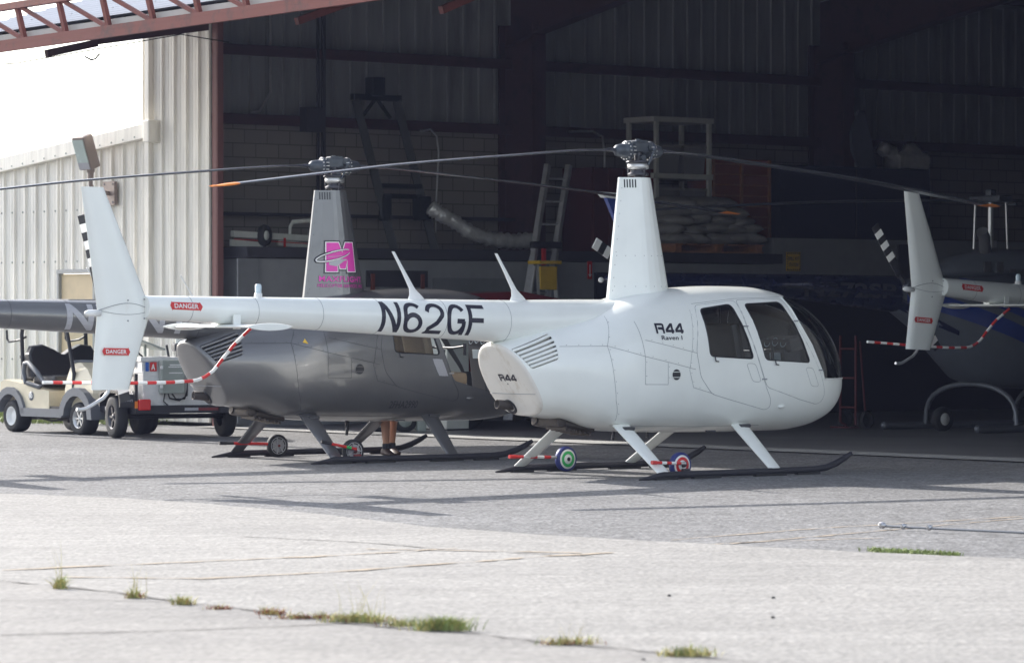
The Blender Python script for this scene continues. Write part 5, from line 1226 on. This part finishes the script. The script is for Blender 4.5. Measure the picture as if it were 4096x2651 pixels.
q = MB(); q.box(Vector((-.36, 0, .33)) + rt @ Vector((-.100, 0, .09)), (.012, .22, .10), rt); q.build('lens_cover', 'letter_grey', lh)
# ------------------------------------------------------------------ golf cart, heading along V
T = thing('golf_cart', 'cream golf cart with black seats and number 80, parked beside the shed wall', 'golf cart', (-5.735, 48.59, 0), R(HY - 90))
def wheel_(x, y, r_, wd, sp, root, rimm, nm='wheel'):
    sg = 1 if y > 0 else -1; q = MB(); q.lathe([(r_ * .56, wd * .46), (r_ * .8, wd * .52), (r_ * .96, wd * .44), (r_, wd * .25), (r_, -wd * .25), (r_ * .96, -wd * .44), (r_ * .8, -wd * .5), (r_ * .5, -wd * .46)], (x, y, r_), (0, sg, 0), 34)
    t2 = q.build(nm, 'rubber', root); q = MB()
    if sp: 
        q.lathe([(r_ * .50, wd * .2), (r_ * .56, wd * .47), (r_ * .6, wd * .46)], (x, y, r_), (0, sg, 0), 30); q.lathe([(0, wd * .4), (r_ * .12, wd * .38), (r_ * .15, wd * .2)], (x, y, r_), (0, sg, 0), 16)
        for k in range(sp): t = 2 * PI * k / sp; c_ = Vector((x, y + sg * wd * .3, r_)); e_ = Vector((math.cos(t), 0, math.sin(t))); q.beam(c_ + e_ * r_ * .1, c_ + e_ * r_ * .53, r_ * .10, wd * .14, (0, 1, 0))
        q.lathe([(0, wd * .02), (r_ * .55, wd * .02)], (x, y, r_), (0, sg, 0), 24)
    else: q.lathe([(0, wd * .30), (r_ * .18, wd * .30), (r_ * .42, wd * .22), (r_ * .50, wd * .40), (r_ * .57, wd * .48), (r_ * .6, wd * .46)], (x, y, r_), (0, sg, 0), 34)
    q.build('rim', rimm, t2); return t2
# rear axle x=-.83, front axle x=.83 ; right side y=-.5 faces the camera
for y in (-.46, .46): wheel_(-.83, y, .215, .22, 0, T, 'plainwhite'); 
for y in (-.46, .46): wheel_(.83, y, .215, .22, 6, T, 'alu')
def sidebox(P, y0, y1, m, nm, par=T, b=None):
    q = MB(); q.prism(P, lambda x, z: (x, y0, z), lambda x, z: (x, y1, z)); return q.build(nm, m, par)
arc = lambda cx, cz, r_, a0, a1, n=9: [(cx + r_ * math.cos(R(a0 + (a1 - a0) * k / n)), cz + r_ * math.sin(R(a0 + (a1 - a0) * k / n))) for k in range(n + 1)]
sidebox([(-1.12, .45), (-1.1, .66), (-1.0, .70), (-.35, .63), (.0, .58), (.12, .56), (.12, .33), (-.50, .33), (-.53, .40)] + arc(-.83, .22, .30, 40, 150), -.56, .56, 'cart_cream', 'rear_body')
ft = MB(); P = arc(-.83, .22, .29, 5, 172) + arc(-.83, .22, .385, 172, 5)[0:]
for sg in (-1, 1): ft.prism(P, lambda x, z: (x, sg * .45, z), lambda x, z: (x, sg * .60, z))
ft.build('rear_fender', 'cart_grey', T)
ft = MB(); P = arc(.83, .22, .29, -2, 175) + arc(.83, .22, .40, 175, -2)
for sg in (-1, 1): ft.prism(P, lambda x, z: (x, sg * .40, z), lambda x, z: (x, sg * .61, z))
ft.build('front_fender', 'cart_grey', T)
sidebox([(-.52, .22), (.48, .22), (.52, .33), (-.56, .33)], -.60, .60, 'cart_grey', 'rocker_panel')
sidebox([(.12, .33), (.12, .36), (.52, .36), (.52, .33)], -.55, .55, 'black', 'floor_mat')
q = MB(); secs = []
for z, x0, x1, w_ in ((.36, .46, 1.22, .50), (.55, .44, 1.25, .52), (.72, .46, 1.20, .50), (.86, .48, 1.02, .46), (.94, .50, .80, .42)): secs.append([(x0, -w_, z), (x1 - .12, -w_, z), (x1, -w_ + .14, z), (x1, w_ - .14, z), (x1 - .12, w_, z), (x0, w_, z)])
q.loft(secs, sm=False); q.build('front_cowl', 'cart_cream', T)
q = MB(); q.tube([(.5, -.44, .945), (.62, -.40, .955), (.84, -.2, .955), (.88, 0, .955), (.84, .2, .955), (.62, .40, .955), (.5, .44, .945)], .02, 6); q.build('cowl_trim', 'cart_grey', T)
q = MB(); q.bbox((-.12, 0, .70), (.55, 1.0, .13), .05); q.build('seat', 'vinyl', T)
q = MB(); P = [(-.52, .0), (-.53, .30), (-.46, .41), (-.30, .43), (-.15, .37), (-.02, .30), (0.02, .30), (.15, .37), (.30, .43), (.46, .41), (.53, .30), (.52, .0)]
secs = [[(-.42 + dx - .10 * (z / .43) * 1.0, y * f, .74 + z * f + (1 - f) * .2) for y, z in P] for dx, f in ((-.05, .96), (-.03, 1), (.05, 1), (.075, .95))]
q.loft(secs, sm=False); q.build('backrest', 'vinyl', T)
for sg in (-1, 1):
    q = MB(); q.tube([(-.46, sg * .56, .66), (-.50, sg * .57, .80), (-.47, sg * .57, .92), (-.38, sg * .57, .93), (-.15, sg * .57, .80), (.02, sg * .57, .66), (-.1, sg * .57, .61), (-.4, sg * .57, .66)], .032, 8, closed=True); q.build('armrest', 'cart_grey', T)
    q = MB(); q.tube([(-.62, sg * .50, .70), (-.66, sg * .50, 1.3), (-.58, sg * .50, 1.72)], .028, 8); q.build('roof_strut', 'black', T)
    q = MB(); q.tube([(.62, sg * .50, .45), (.64, sg * .50, .80), (.42, sg * .50, 1.50), (.38, sg * .5, 1.72)], .026, 8); q.build('roof_strut', 'black', T)
    q = MB(); q.tube([(-.62, sg * .46, 1.27), (-.75, sg * .46, 1.23), (-1.05, sg * .46, 1.20), (-1.10, sg * .46, 1.24), (-1.11, sg * .46, 1.36)], .015, 7); q.build('bag_hook', 'black', T)
q = MB(); q.bbox((-.1, 0, 1.745), (1.35, 1.08, .045), .02); q.build('roof', 'cart_grey', T)
q = MB(); q.bbox((-.88, -.12, .84), (.30, .34, .28), .04); q.bbox((-.88, -.12, 1.0), (.33, .37, .05), .015); q.build('cooler', 'black', T)
q = MB(); q.add([(.63, -.47, .93), (.63, .47, .93), (.42, .47, 1.52), (.42, -.47, 1.52)], [(0, 1, 2, 3)]); q.build('windscreen', 'glass_clear', T)
q = MB(); q.tube([(.42 + .06 * math.cos(t), .22 + .17 * math.cos(t), 1.02 + .16 * math.sin(t)) for t in [2 * PI * k / 24 for k in range(24)]], .014, 6, closed=True); q.cyl((.42, .22, 1.02), (.6, .22, .85), .02); q.beam((.42, .06, 1.02), (.42, .38, 1.02), .02, .03); q.build('steering_wheel', 'black', T)
q = MB(); q.lathe([(0, .004), (.06, .004), (.062, 0)], (-.32, -.562, .49), (0, -1, 0), 20); b2 = q.build('number_badge', 'cart_grey', T); q = MB(); put_text(q, '80', lambda u, v: Vector((-.36 + .08 * u, -.569, .46 + .06 * v)), .03); q.build('badge_number', 'plainwhite', b2)
q = MB(); q.tube([(-.6, -.3, .2), (-.2, -.32, .16), (.4, -.3, .2)], .015, 6); q.bbox((-.1, 0, .22), (.5, .3, .12), .03); q.cyl((-.83, -.4, .2), (-.83, .4, .2), .04); q.build('chassis', 'dark_metal', T)
# ------------------------------------------------------------------ fuel trailer, heading -V; its left side (+y) faces the camera, its rear is at -x
TF = Vector((-.42, .908, 0)); TR_ = Vector((.908, .42, 0)); LW = Vector((-5.02, 46.45, 0)); T = thing('utility_trailer', 'black utility trailer carrying aluminium tread-plate boxes, its rear end towards the camera', 'trailer', tuple(LW + TR_ * .73), math.atan2(TF.y, TF.x))
for y in (.73, -.73):
    w3 = wheel_(0, y, .27, .15, 5, T, 'dark_metal')
    q = MB(); sg = 1 if y > 0 else -1; P = [(-.42, .40), (-.40, .56), (-.28, .60), (.28, .60), (.40, .56), (.42, .40), (.39, .40), (.37, .54), (.26, .575), (-.26, .575), (-.37, .54), (-.39, .40)]
    q.prism(P, lambda x, z: (x, y - .10, z), lambda x, z: (x, y + .10, z)); q.build('mudguard', 'black', T)
q = MB(); q.cyl((0, -.7, .27), (0, .7, .27), .03)
for y in (-.6, .6): q.box((.50, y, .36), (1.8, .06, .09))
q.box((-.42, 0, .37), (.07, 1.26, .10)); q.box((1.42, 0, .36), (.07, 1.26, .09)); q.beam((1.45, .5, .36), (2.2, 0, .36), .06, .07); q.beam((1.45, -.5, .36), (2.2, 0, .36), .06, .07); q.box((-.44, -.62, .385), (.12, .3, .12)); q.build('frame', 'black', T)
q = MB()
for x in (-.36, .1, .75, 1.40):
    for y in (-.6, .6): q.box((x, y, .60), (.05, .04, .44))
for y in (-.6, .6): q.box((.52, y, .80), (1.8, .035, .035))
q.build('side_rail', 'black', T)
q = MB(); s0 = .055
for i in range(33):
    x0 = -.33 + s0 * i
    for j in range(6):
        z0 = .41 + .06 * j; z1 = z0 + .03
        if x0 + s0 < 1.42: q.beam((x0, .605, z0), (x0 + s0 / 2, .605, z1), .006, .008); q.beam((x0 + s0 / 2, .605, z1), (x0 + s0, .605, z0), .006, .008); q.beam((x0, .605, z0 + .06), (x0 + s0 / 2, .605, z1), .006, .008); q.beam((x0 + s0 / 2, .605, z1), (x0 + s0, .605, z0 + .06), .006, .008)
q.build('mesh_side', 'steel', T)
q = MB(); q.bbox((.12, .06, .62), (1.0, .90, .48), .01); q.bbox((.12, -.27, .86), (.98, .28, .32), .01); tk = q.build('fuel_tank', 'plate', T)
q = MB(); q.bbox((.12, .21, .90), (.96, .62, .15), .012); q.bbox((.12, .21, 1.0), (1.0, .66, .06), .012); tb_ = q.build('tool_box', 'plate', T)
q = MB(); q.box((-.10, .545, .94), (.08, .015, .09)); q.build('latch', 'dark_metal', tb_)
q = MB(); q.add([(.45, .515, .68), (.15, .515, .68), (.15, .515, .80), (.45, .515, .80)], [(0, 1, 2, 3)]); st = q.build('warning_sticker', 'orange', tk)
q = MB(); put_text(q, 'FLAMMABLE', lambda u, v: Vector((.43 - .26 * u, .518, .73 + .035 * v)), .02); q.build('sticker_text', 'red', st)
q = MB(); q.bbox((-.45, .15, .78), (.13, .31, .42), .012); cb_ = q.build('control_cabinet', 'cab_grey', T)
q = MB(); q.box((-.517, .12, .93), (.004, .16, .016)); q.box((-.517, .12, .905), (.004, .2, .012)); q.box((-.517, .12, .83), (.004, .18, .012)); q.box((-.52, .31, .90), (.02, .03, .04)); q.box((-.52, .31, .66), (.02, .03, .04)); q.build('cabinet_labels', 'plainwhite', cb_)
q = MB(); q.tube([(-.45, .2, .57), (-.45, .18, .51), (-.45, .05, .48), (-.43, -.06, .54), (-.42, -.08, .98)], .010, 6); q.tube([(-.45, .15, .57), (-.46, .1, .50), (-.45, -.02, .50), (-.42, -.07, .62)], .010, 6); q.tube([(-.44, .24, .57), (-.42, .25, .47), (-.42, .19, .42)], .008, 6); q.build('hoses', 'cable', T); q = MB(); q.tube([(.1, .35, 1.03), (.0, .42, 1.06), (.1, .52, 1.20)], .012, 6); q.build('hose', 'cable', T)
for (y0, y1, mm) in ((.48, .435, 'sticker_blue'), (.42, .33, 'red')):
    q = MB(); q.add([(-.388, y0, .85), (-.388, y1, .85), (-.388, y1, .965), (-.388, y0, .965)], [(0, 1, 2, 3)])
    o = q.build('fuel_sticker', mm, T)
    if mm == 'red': q = MB(); put_text(q, 'A', lambda u, v: Vector((-.391, .405 - .055 * u, .868 + .075 * v)), .04); q.build('sticker_text', 'plainwhite', o)
q = MB(); q.cyl((-.1, -.08, 1.0), (-.1, -.08, 1.12), .05); q.bbox((-.1, -.08, 1.15), (.14, .18, .10), .02); q.cyl((-.1, -.16, 1.15), (-.1, -.28, 1.16), .035); q.cyl((-.14, .08, 1.02), (-.16, .12, 1.18), .015); fp_ = q.build('fuel_pump', 'dark_metal', T)
q = MB(); q.cyl((-.1, -.08, 1.2), (-.1, -.08, 1.30), .06); q.build('fuel_filter', 'appliance', fp_)
q = MB(); q.bbox((-.46, .52, .43), (.06, .16, .14), .015); q.build('tail_light', 'taillight', T); q = MB(); q.bbox((-.44, .62, .43), (.05, .03, .09), .008); q.build('side_marker', 'orange', T)
for y0, y1, mm in ((-.02, -.20, 'letter_grey'), (-.20, -.48, 'red_dark')): q = MB(); q.box((-.46, (y0 + y1) / 2, .37), (.012, abs(y0 - y1), .035)); q.build('reflector_tape', mm, T)
q = MB(); put_text(q, "LOWE'S", lambda u, v: Vector((-.422, .79 - .13 * u, .47 + .03 * v)), .02); q.build('guard_lettering', 'letter_grey', T)
q = MB(); put_text(q, 'Carry-On', lambda u, v: Vector((.75 - .28 * u, .635, .33 + .05 * v)), .02); q.build('maker_lettering', 'plainwhite', T)
q = MB(); q.lathe([(.15, -.08), (.25, -.09), (.27, 0), (.25, .09), (.15, .08), (0, .05)], (1.3, -.05, .27), (0, 1, 0), 24); q.build('jack_wheel', 'rubber', T)
q = MB(); q.box((.15, .30, 1.19), (.5, .4, .02), (.35, 0, 0)); q.beam((.15, .3, 1.03), (.15, .3, 1.18), .03, .03); q.build('solar_panel', 'cab_grey', T)
# ------------------------------------------------------------------ person behind the grey helicopter
PX, PY = (905 - 1190) / F_ * 40.75, 40.75
T = thing('person', 'person standing behind the grey helicopter, only bare lower legs and dark brown shoes showing', 'person', (PX, PY, 0), R(200))
# local: facing -Y is towards the camera (after the turn: +y faces it)
def skinbody():
    me = bpy.data.meshes.new('body'); J = {'pelvis': (0, 0, .95, .14), 'belly': (0, 0, 1.10, .14), 'chest': (0, .0, 1.32, .165), 'neck': (0, 0, 1.49, .06), 'chin': (0, .02, 1.58, .07), 'head': (0, .01, 1.67, .095), 'crown': (0, 0, 1.73, .07)}
    ch = [('pelvis', 'belly'), ('belly', 'chest'), ('chest', 'neck'), ('neck', 'chin'), ('chin', 'head'), ('head', 'crown')]
    for s, sg in (('l', 1), ('r', -1)):
        dx = .09 * sg; st = .10 if sg > 0 else -.12
        J[s + 'hip'] = (dx, 0, .88, .095); J[s + 'knee'] = (dx * .85, st * .5 + .03, .49, .058); J[s + 'calf'] = (dx * .8, st * .8 - .01, .35, .056); J[s + 'ankle'] = (dx * .75, st, .09, .034); J[s + 'heel'] = (dx * .75, st - .02, .045, .034); J[s + 'toe'] = (dx * .9, st + .14, .03, .028)
        J[s + 'sh'] = (.19 * sg, 0, 1.42, .06); J[s + 'el'] = (.25 * sg, .05, 1.14, .043); J[s + 'wr'] = (.17 * sg, .28, 1.10, .028); J[s + 'hand'] = (.15 * sg, .35, 1.10, .034)
        ch += [('pelvis', s + 'hip'), (s + 'hip', s + 'knee'), (s + 'knee', s + 'calf'), (s + 'calf', s + 'ankle'), (s + 'ankle', s + 'heel'), (s + 'heel', s + 'toe'), ('chest', s + 'sh'), (s + 'sh', s + 'el'), (s + 'el', s + 'wr'), (s + 'wr', s + 'hand')]
        for k in range(4): J[s + 'f%d' % k] = (.15 * sg + (-.03 + .02 * k), .43 - .01 * abs(k - 1.5), 1.09, .010); ch.append((s + 'hand', s + 'f%d' % k))
        J[s + 'th'] = (.15 * sg - .05 * sg, .38, 1.12, .011); ch.append((s + 'hand', s + 'th'))
    ks = list(J); me.from_pydata([J[k][:3] for k in ks], [(ks.index(a), ks.index(b)) for a, b in ch], []); o = bpy.data.objects.new('body', me); col.objects.link(o)
    md = o.modifiers.new('skin', 'SKIN'); md.use_smooth_shade = True; o.modifiers.new('sub', 'SUBSURF').render_levels = 2; o.modifiers['sub'].levels = 2
    for i, k in enumerate(ks): me.skin_vertices[0].data[i].radius = (J[k][3], J[k][3]); 
    me.skin_vertices[0].data[0].use_root = True
    bpy.context.view_layer.update(); m2 = bpy.data.meshes.new_from_object(o.evaluated_get(bpy.context.evaluated_depsgraph_get())); bpy.data.objects.remove(o)
    m2.materials.clear(); m2.materials.append(M['skin']); b = bpy.data.objects.new('body', m2); col.objects.link(b); b.parent = T
    for p in m2.polygons: p.use_smooth = True
    return b
skinbody()
def rings(P, m=16): return [[(x + rx * math.cos(2 * PI * k / m), y + ry * math.sin(2 * PI * k / m), z) for k in range(m)] for x, y, z, rx, ry in P]
q = MB(); q.loft(rings([(0, 0, .86, .19, .14), (0, 0, .95, .19, .145), (0, 0, 1.06, .18, .145)])); 
for sg, st in ((1, .05), (-1, -.04)): q.loft(rings([(.095 * sg, st * .2, .92, .115, .12), (.09 * sg, st * .6, .75, .11, .115), (.085 * sg, st, .58, .105, .11)]))
q.build('shorts', 'short', T)
q = MB(); q.loft(rings([(0, 0, 1.0, .19, .15), (0, 0, 1.15, .18, .155), (0, 0, 1.35, .215, .165), (0, 0, 1.45, .17, .11), (0, 0, 1.49, .08, .075)]))
for sg in (1, -1): q.tube([(.17 * sg, 0, 1.42), (.235 * sg, .02, 1.28), (.25 * sg, .04, 1.2)], [.08, .07, .065], 12)
q.build('shirt', 'shirt', T)
q = MB(); q.ball((0, -.01, 1.705), (.10, .115, .10)); q.build('hair', 'hair', T)
for sg, st in ((1, .10), (-1, -.12)):
    q = MB(); secs = []
    for a, hh, w_ in ((-.09, .05, .03), (-.06, .085, .042), (.02, .09, .045), (.10, .065, .05), (.17, .045, .048), (.205, .03, .025)): secs.append([(.075 * sg + w_ * math.cos(t), st + a, max(.002, hh / 2 + hh / 2 * math.sin(t))) for t in [2 * PI * j / 14 for j in range(14)]])
    q.loft(secs); q.build('shoe', 'shoe', T)
    q = MB(); q.tube([(.068 * sg, st, .07), (.069 * sg, st - .002, .135)], [.046, .043], 14); q.build('sock', 'sock', T)
# ------------------------------------------------------------------ tow bar on the apron
a, b = gp(2050, 1231), gp(2520, 1254); T = thing('tow_bar', 'thin steel tow bar with ball fittings lying on the asphalt at the right', 'tow bar', (a.x, a.y, 0), math.atan2(b.y - a.y, b.x - a.x)); Lb = (b - a).length
q = MB(); q.cyl((.0, 0, .03), (Lb, 0, .03), .009, seg=10); q.build('bar', 'tube_grey', T)
for x in (0, .19, .42): q = MB(); q.ball((x, 0, .035), (.02, .02, .022) if x else (.035, .022, .025)); q.cyl((x, -.03, .045), (x, .03, .045), .009); q.build('fitting', 'steel', T)
# ------------------------------------------------------------------ grass and weeds
def blades(mb, n, rx, ry, h, rnd, spread=.3, wd=.006, cx=0, cy=0, z0=0, path=None):
    for i in range(n):
        if path: t = rnd.random() * (len(path) - 1); k = int(t); p = path[k].lerp(path[k + 1], t - k); x, y = p.x + rnd.gauss(0, rx), p.y + rnd.gauss(0, ry)
        else: x, y = cx + rnd.gauss(0, rx), cy + rnd.gauss(0, ry)
        a = rnd.uniform(0, 2 * PI); hh = h * rnd.uniform(.35, 1.1); l = rnd.uniform(.1, 1) * spread * hh; dx, dy = math.cos(a), math.sin(a); w_ = wd * rnd.uniform(.6, 1.3)
        p0 = Vector((x, y, z0)); p1 = p0 + Vector((dx * l * .4, dy * l * .4, hh * .6)); p2 = p0 + Vector((dx * l, dy * l, hh)); s_ = Vector((-dy, dx, 0)) * w_
        if rnd.random() < .5: s_ = Vector((w_, 0, 0))
        mb.add([p0 - s_, p0 + s_, p1 + s_ * .8, p1 - s_ * .8, p2], [(0, 1, 2, 3), (3, 2, 4)])
rnd = random.Random(21)
g = MB(); path = [HW(-.5, p) for p in [-10.5 + .5 * k for k in range(16)]]; blades(g, 9000, .34, .34, .15, rnd, 1.1, .006, path=path); tag(g.build('wall_grass', 'grass'), 'strip of green grass along the foot of the shed wall', 'grass', kind='stuff')
g = MB(); path = [HW(-.55, p) for p in (-3.2, -2.4, -1.6, -1.1)]
for i in range(1400):
    t = rnd.random() * 3; k = int(t); p = path[k].lerp(path[k + 1], t - k) + Vector((rnd.gauss(0, .25), rnd.gauss(0, .2), rnd.random() ** .7 * .34)); n = Vector((rnd.uniform(-1, 1), rnd.uniform(-1, 1), rnd.uniform(-.2, 1))).normalized(); a = n.orthogonal().normalized() * .026; b = n.cross(a).normalized() * .018; g.add([p - a, p - b, p + a, p + b], [(0, 1, 2, 3)])
tag(g.build('leafy_weeds', 'grass'), 'low leafy green weeds at the foot of the wall behind the trailer', 'weeds', kind='stuff')
g = MB(); path = [gp(2025, 1280), gp(2120, 1285), gp(2225, 1291)]; blades(g, 700, .03, .05, .032, rnd, 1.4, .0045, path=path); tag(g.build('joint_grass', 'grass'), 'thin line of short grass on the asphalt edge at the right', 'grass', kind='stuff')
def tuft(fx, fy, label, parts, cat='weed'):
    p = gp(fx, fy, .01); T = thing('weed_tuft', label, cat, (p.x, p.y, .01), group='weeds in the pavement crack')
    for nm, m, n, rx, ry, h, sp, wd in parts: g = MB(); blades(g, n, rx, ry, h, rnd, sp, wd); g.build(nm, m, T)
L3 = ('grass', 'grass_y', 'weed_red')
def weeds(fx, fy, label, g=0, y=0, r=0, rx=.03, ry=.018, h=.05, st=0, sh=.15):
    p = []
    if g: p += [('leaves', 'grass', g, rx, ry, h, 1.6, .0028)]
    if y: p += [('dry_leaves', 'grass_y', y, rx * 1.15, ry, h * .8, 1.8, .0026)]
    if r: p += [('creeping_leaves', 'weed_red', r, rx * 1.3, ry * .7, h * .5, 2.2, .003)]
    if st: p += [('stalks', 'grass_y', st, rx * .8, ry * .4, sh, .55, .0011)]
    tuft(fx, fy, label, [(a, b, c, d, e, f * 1.35, h2, i) for a, b, c, d, e, f, h2, i in p])
weeds(140, 1367, 'small bushy grass tuft with long thin stems, leftmost on the crack', 60, 90, 0, .016, .012, .06, 12, .2)
weeds(312, 1389, 'sparse dark tuft with tall thin stems, second along the crack', 25, 55, 45, .022, .013, .05, 18, .15)
weeds(427, 1404, 'low yellow-green tuft, third along the crack', 45, 110, 10, .024, .016, .045)
weeds(510, 1415, 'flat reddish creeping weed on the crack', 0, 15, 70, .03, .012, .035)
weeds(628, 1427, 'reddish brown weed clump right of the flat red one', 0, 40, 110, .026, .014, .05)
weeds(730, 1437, 'long low red creeping weed left of the big green clump', 20, 60, 190, .075, .014, .04)
weeds(835, 1445, 'big yellow-green weed clump with tall thin stems', 110, 360, 40, .07, .026, .045, 24, .17)
weeds(935, 1455, 'thin pale weeds between the two big clumps', 50, 70, 20, .045, .02, .04)
weeds(1030, 1464, 'brightest bushy green weed clump, right end of the row', 400, 240, 0, .058, .024, .058)
weeds(1322, 1497, 'sprawling brown and yellow weed right of the crack centre', 20, 130, 70, .05, .02, .04, 14, .09)
weeds(1598, 1524, 'low yellow-green weed at the bottom edge of the photo', 90, 170, 20, .048, .02, .042, 6, .07)
for k, (fx, fy) in enumerate(((1797, 1390), (1555, 1385), (1796, 1436), (1495, 1535))):
    p = gp(fx, fy, .005); o = thing('pebble', ['small dark stone highest on the pale concrete, lower right', 'tiny dark stone left of the others on the pale concrete', 'small dark stone in the middle of the pale concrete', 'dark stone lowest on the pale concrete'][k], 'stone', (p.x, p.y, .005), group='stones on the concrete'); q = MB(); q.ball((0, 0, .005), (.012, .009, .008), 7, 5); q.build('stone_body', 'crack', o)
# ------------------------------------------------------------------ far side of the airfield, behind the camera: it shows in the cabin glass
rt6 = random.Random(9); g = MB()
for k in range(2600):
    x = rt6.uniform(-170, 170); y = -150 + rt6.gauss(0, 5); h = (7 + 3.5 * math.sin(x * .13) + 2 * math.sin(x * .41 + 1)) * rt6.uniform(.05, 1) ; s_ = rt6.uniform(.8, 2.0); n = Vector((rt6.uniform(-1, 1), rt6.uniform(-.2, 1), rt6.uniform(-.3, 1))).normalized(); a = n.orthogonal().normalized() * s_; b = n.cross(a).normalized() * s_ * .7
    c_ = Vector((x, y, h)); g.add([c_ - a, c_ - b, c_ + a, c_ + b], [(0, 1, 2, 3)])
tag(g.build('far_wood', 'wood_green'), 'dark green wood far across the airfield, behind the camera', 'wood', kind='stuff')
# ------------------------------------------------------------------ bluish volume added to lift the blacks, standing in for lens glare
g = MB(); g.box((0, -35, 10), (400, 320, 22.6)); hz = g.build('haze', 'liner'); hz['kind'] = 'stuff'; hz['label'] = 'thin added haze volume over the apron, lifting dark tones like lens glare'
hm = bpy.data.materials.new('glare_haze'); hm.use_nodes = True; t = hm.node_tree
for n in list(t.nodes): t.nodes.remove(n)
o = t.nodes.new('ShaderNodeOutputMaterial'); v = t.nodes.new('ShaderNodeVolumePrincipled'); v.inputs['Color'].default_value = (.52, .60, 1, 1); v.inputs['Density'].default_value = .00024; v.inputs['Anisotropy'].default_value = .3
t.links.new(v.outputs[0], o.inputs['Volume']); hz.data.materials.clear(); hz.data.materials.append(hm)
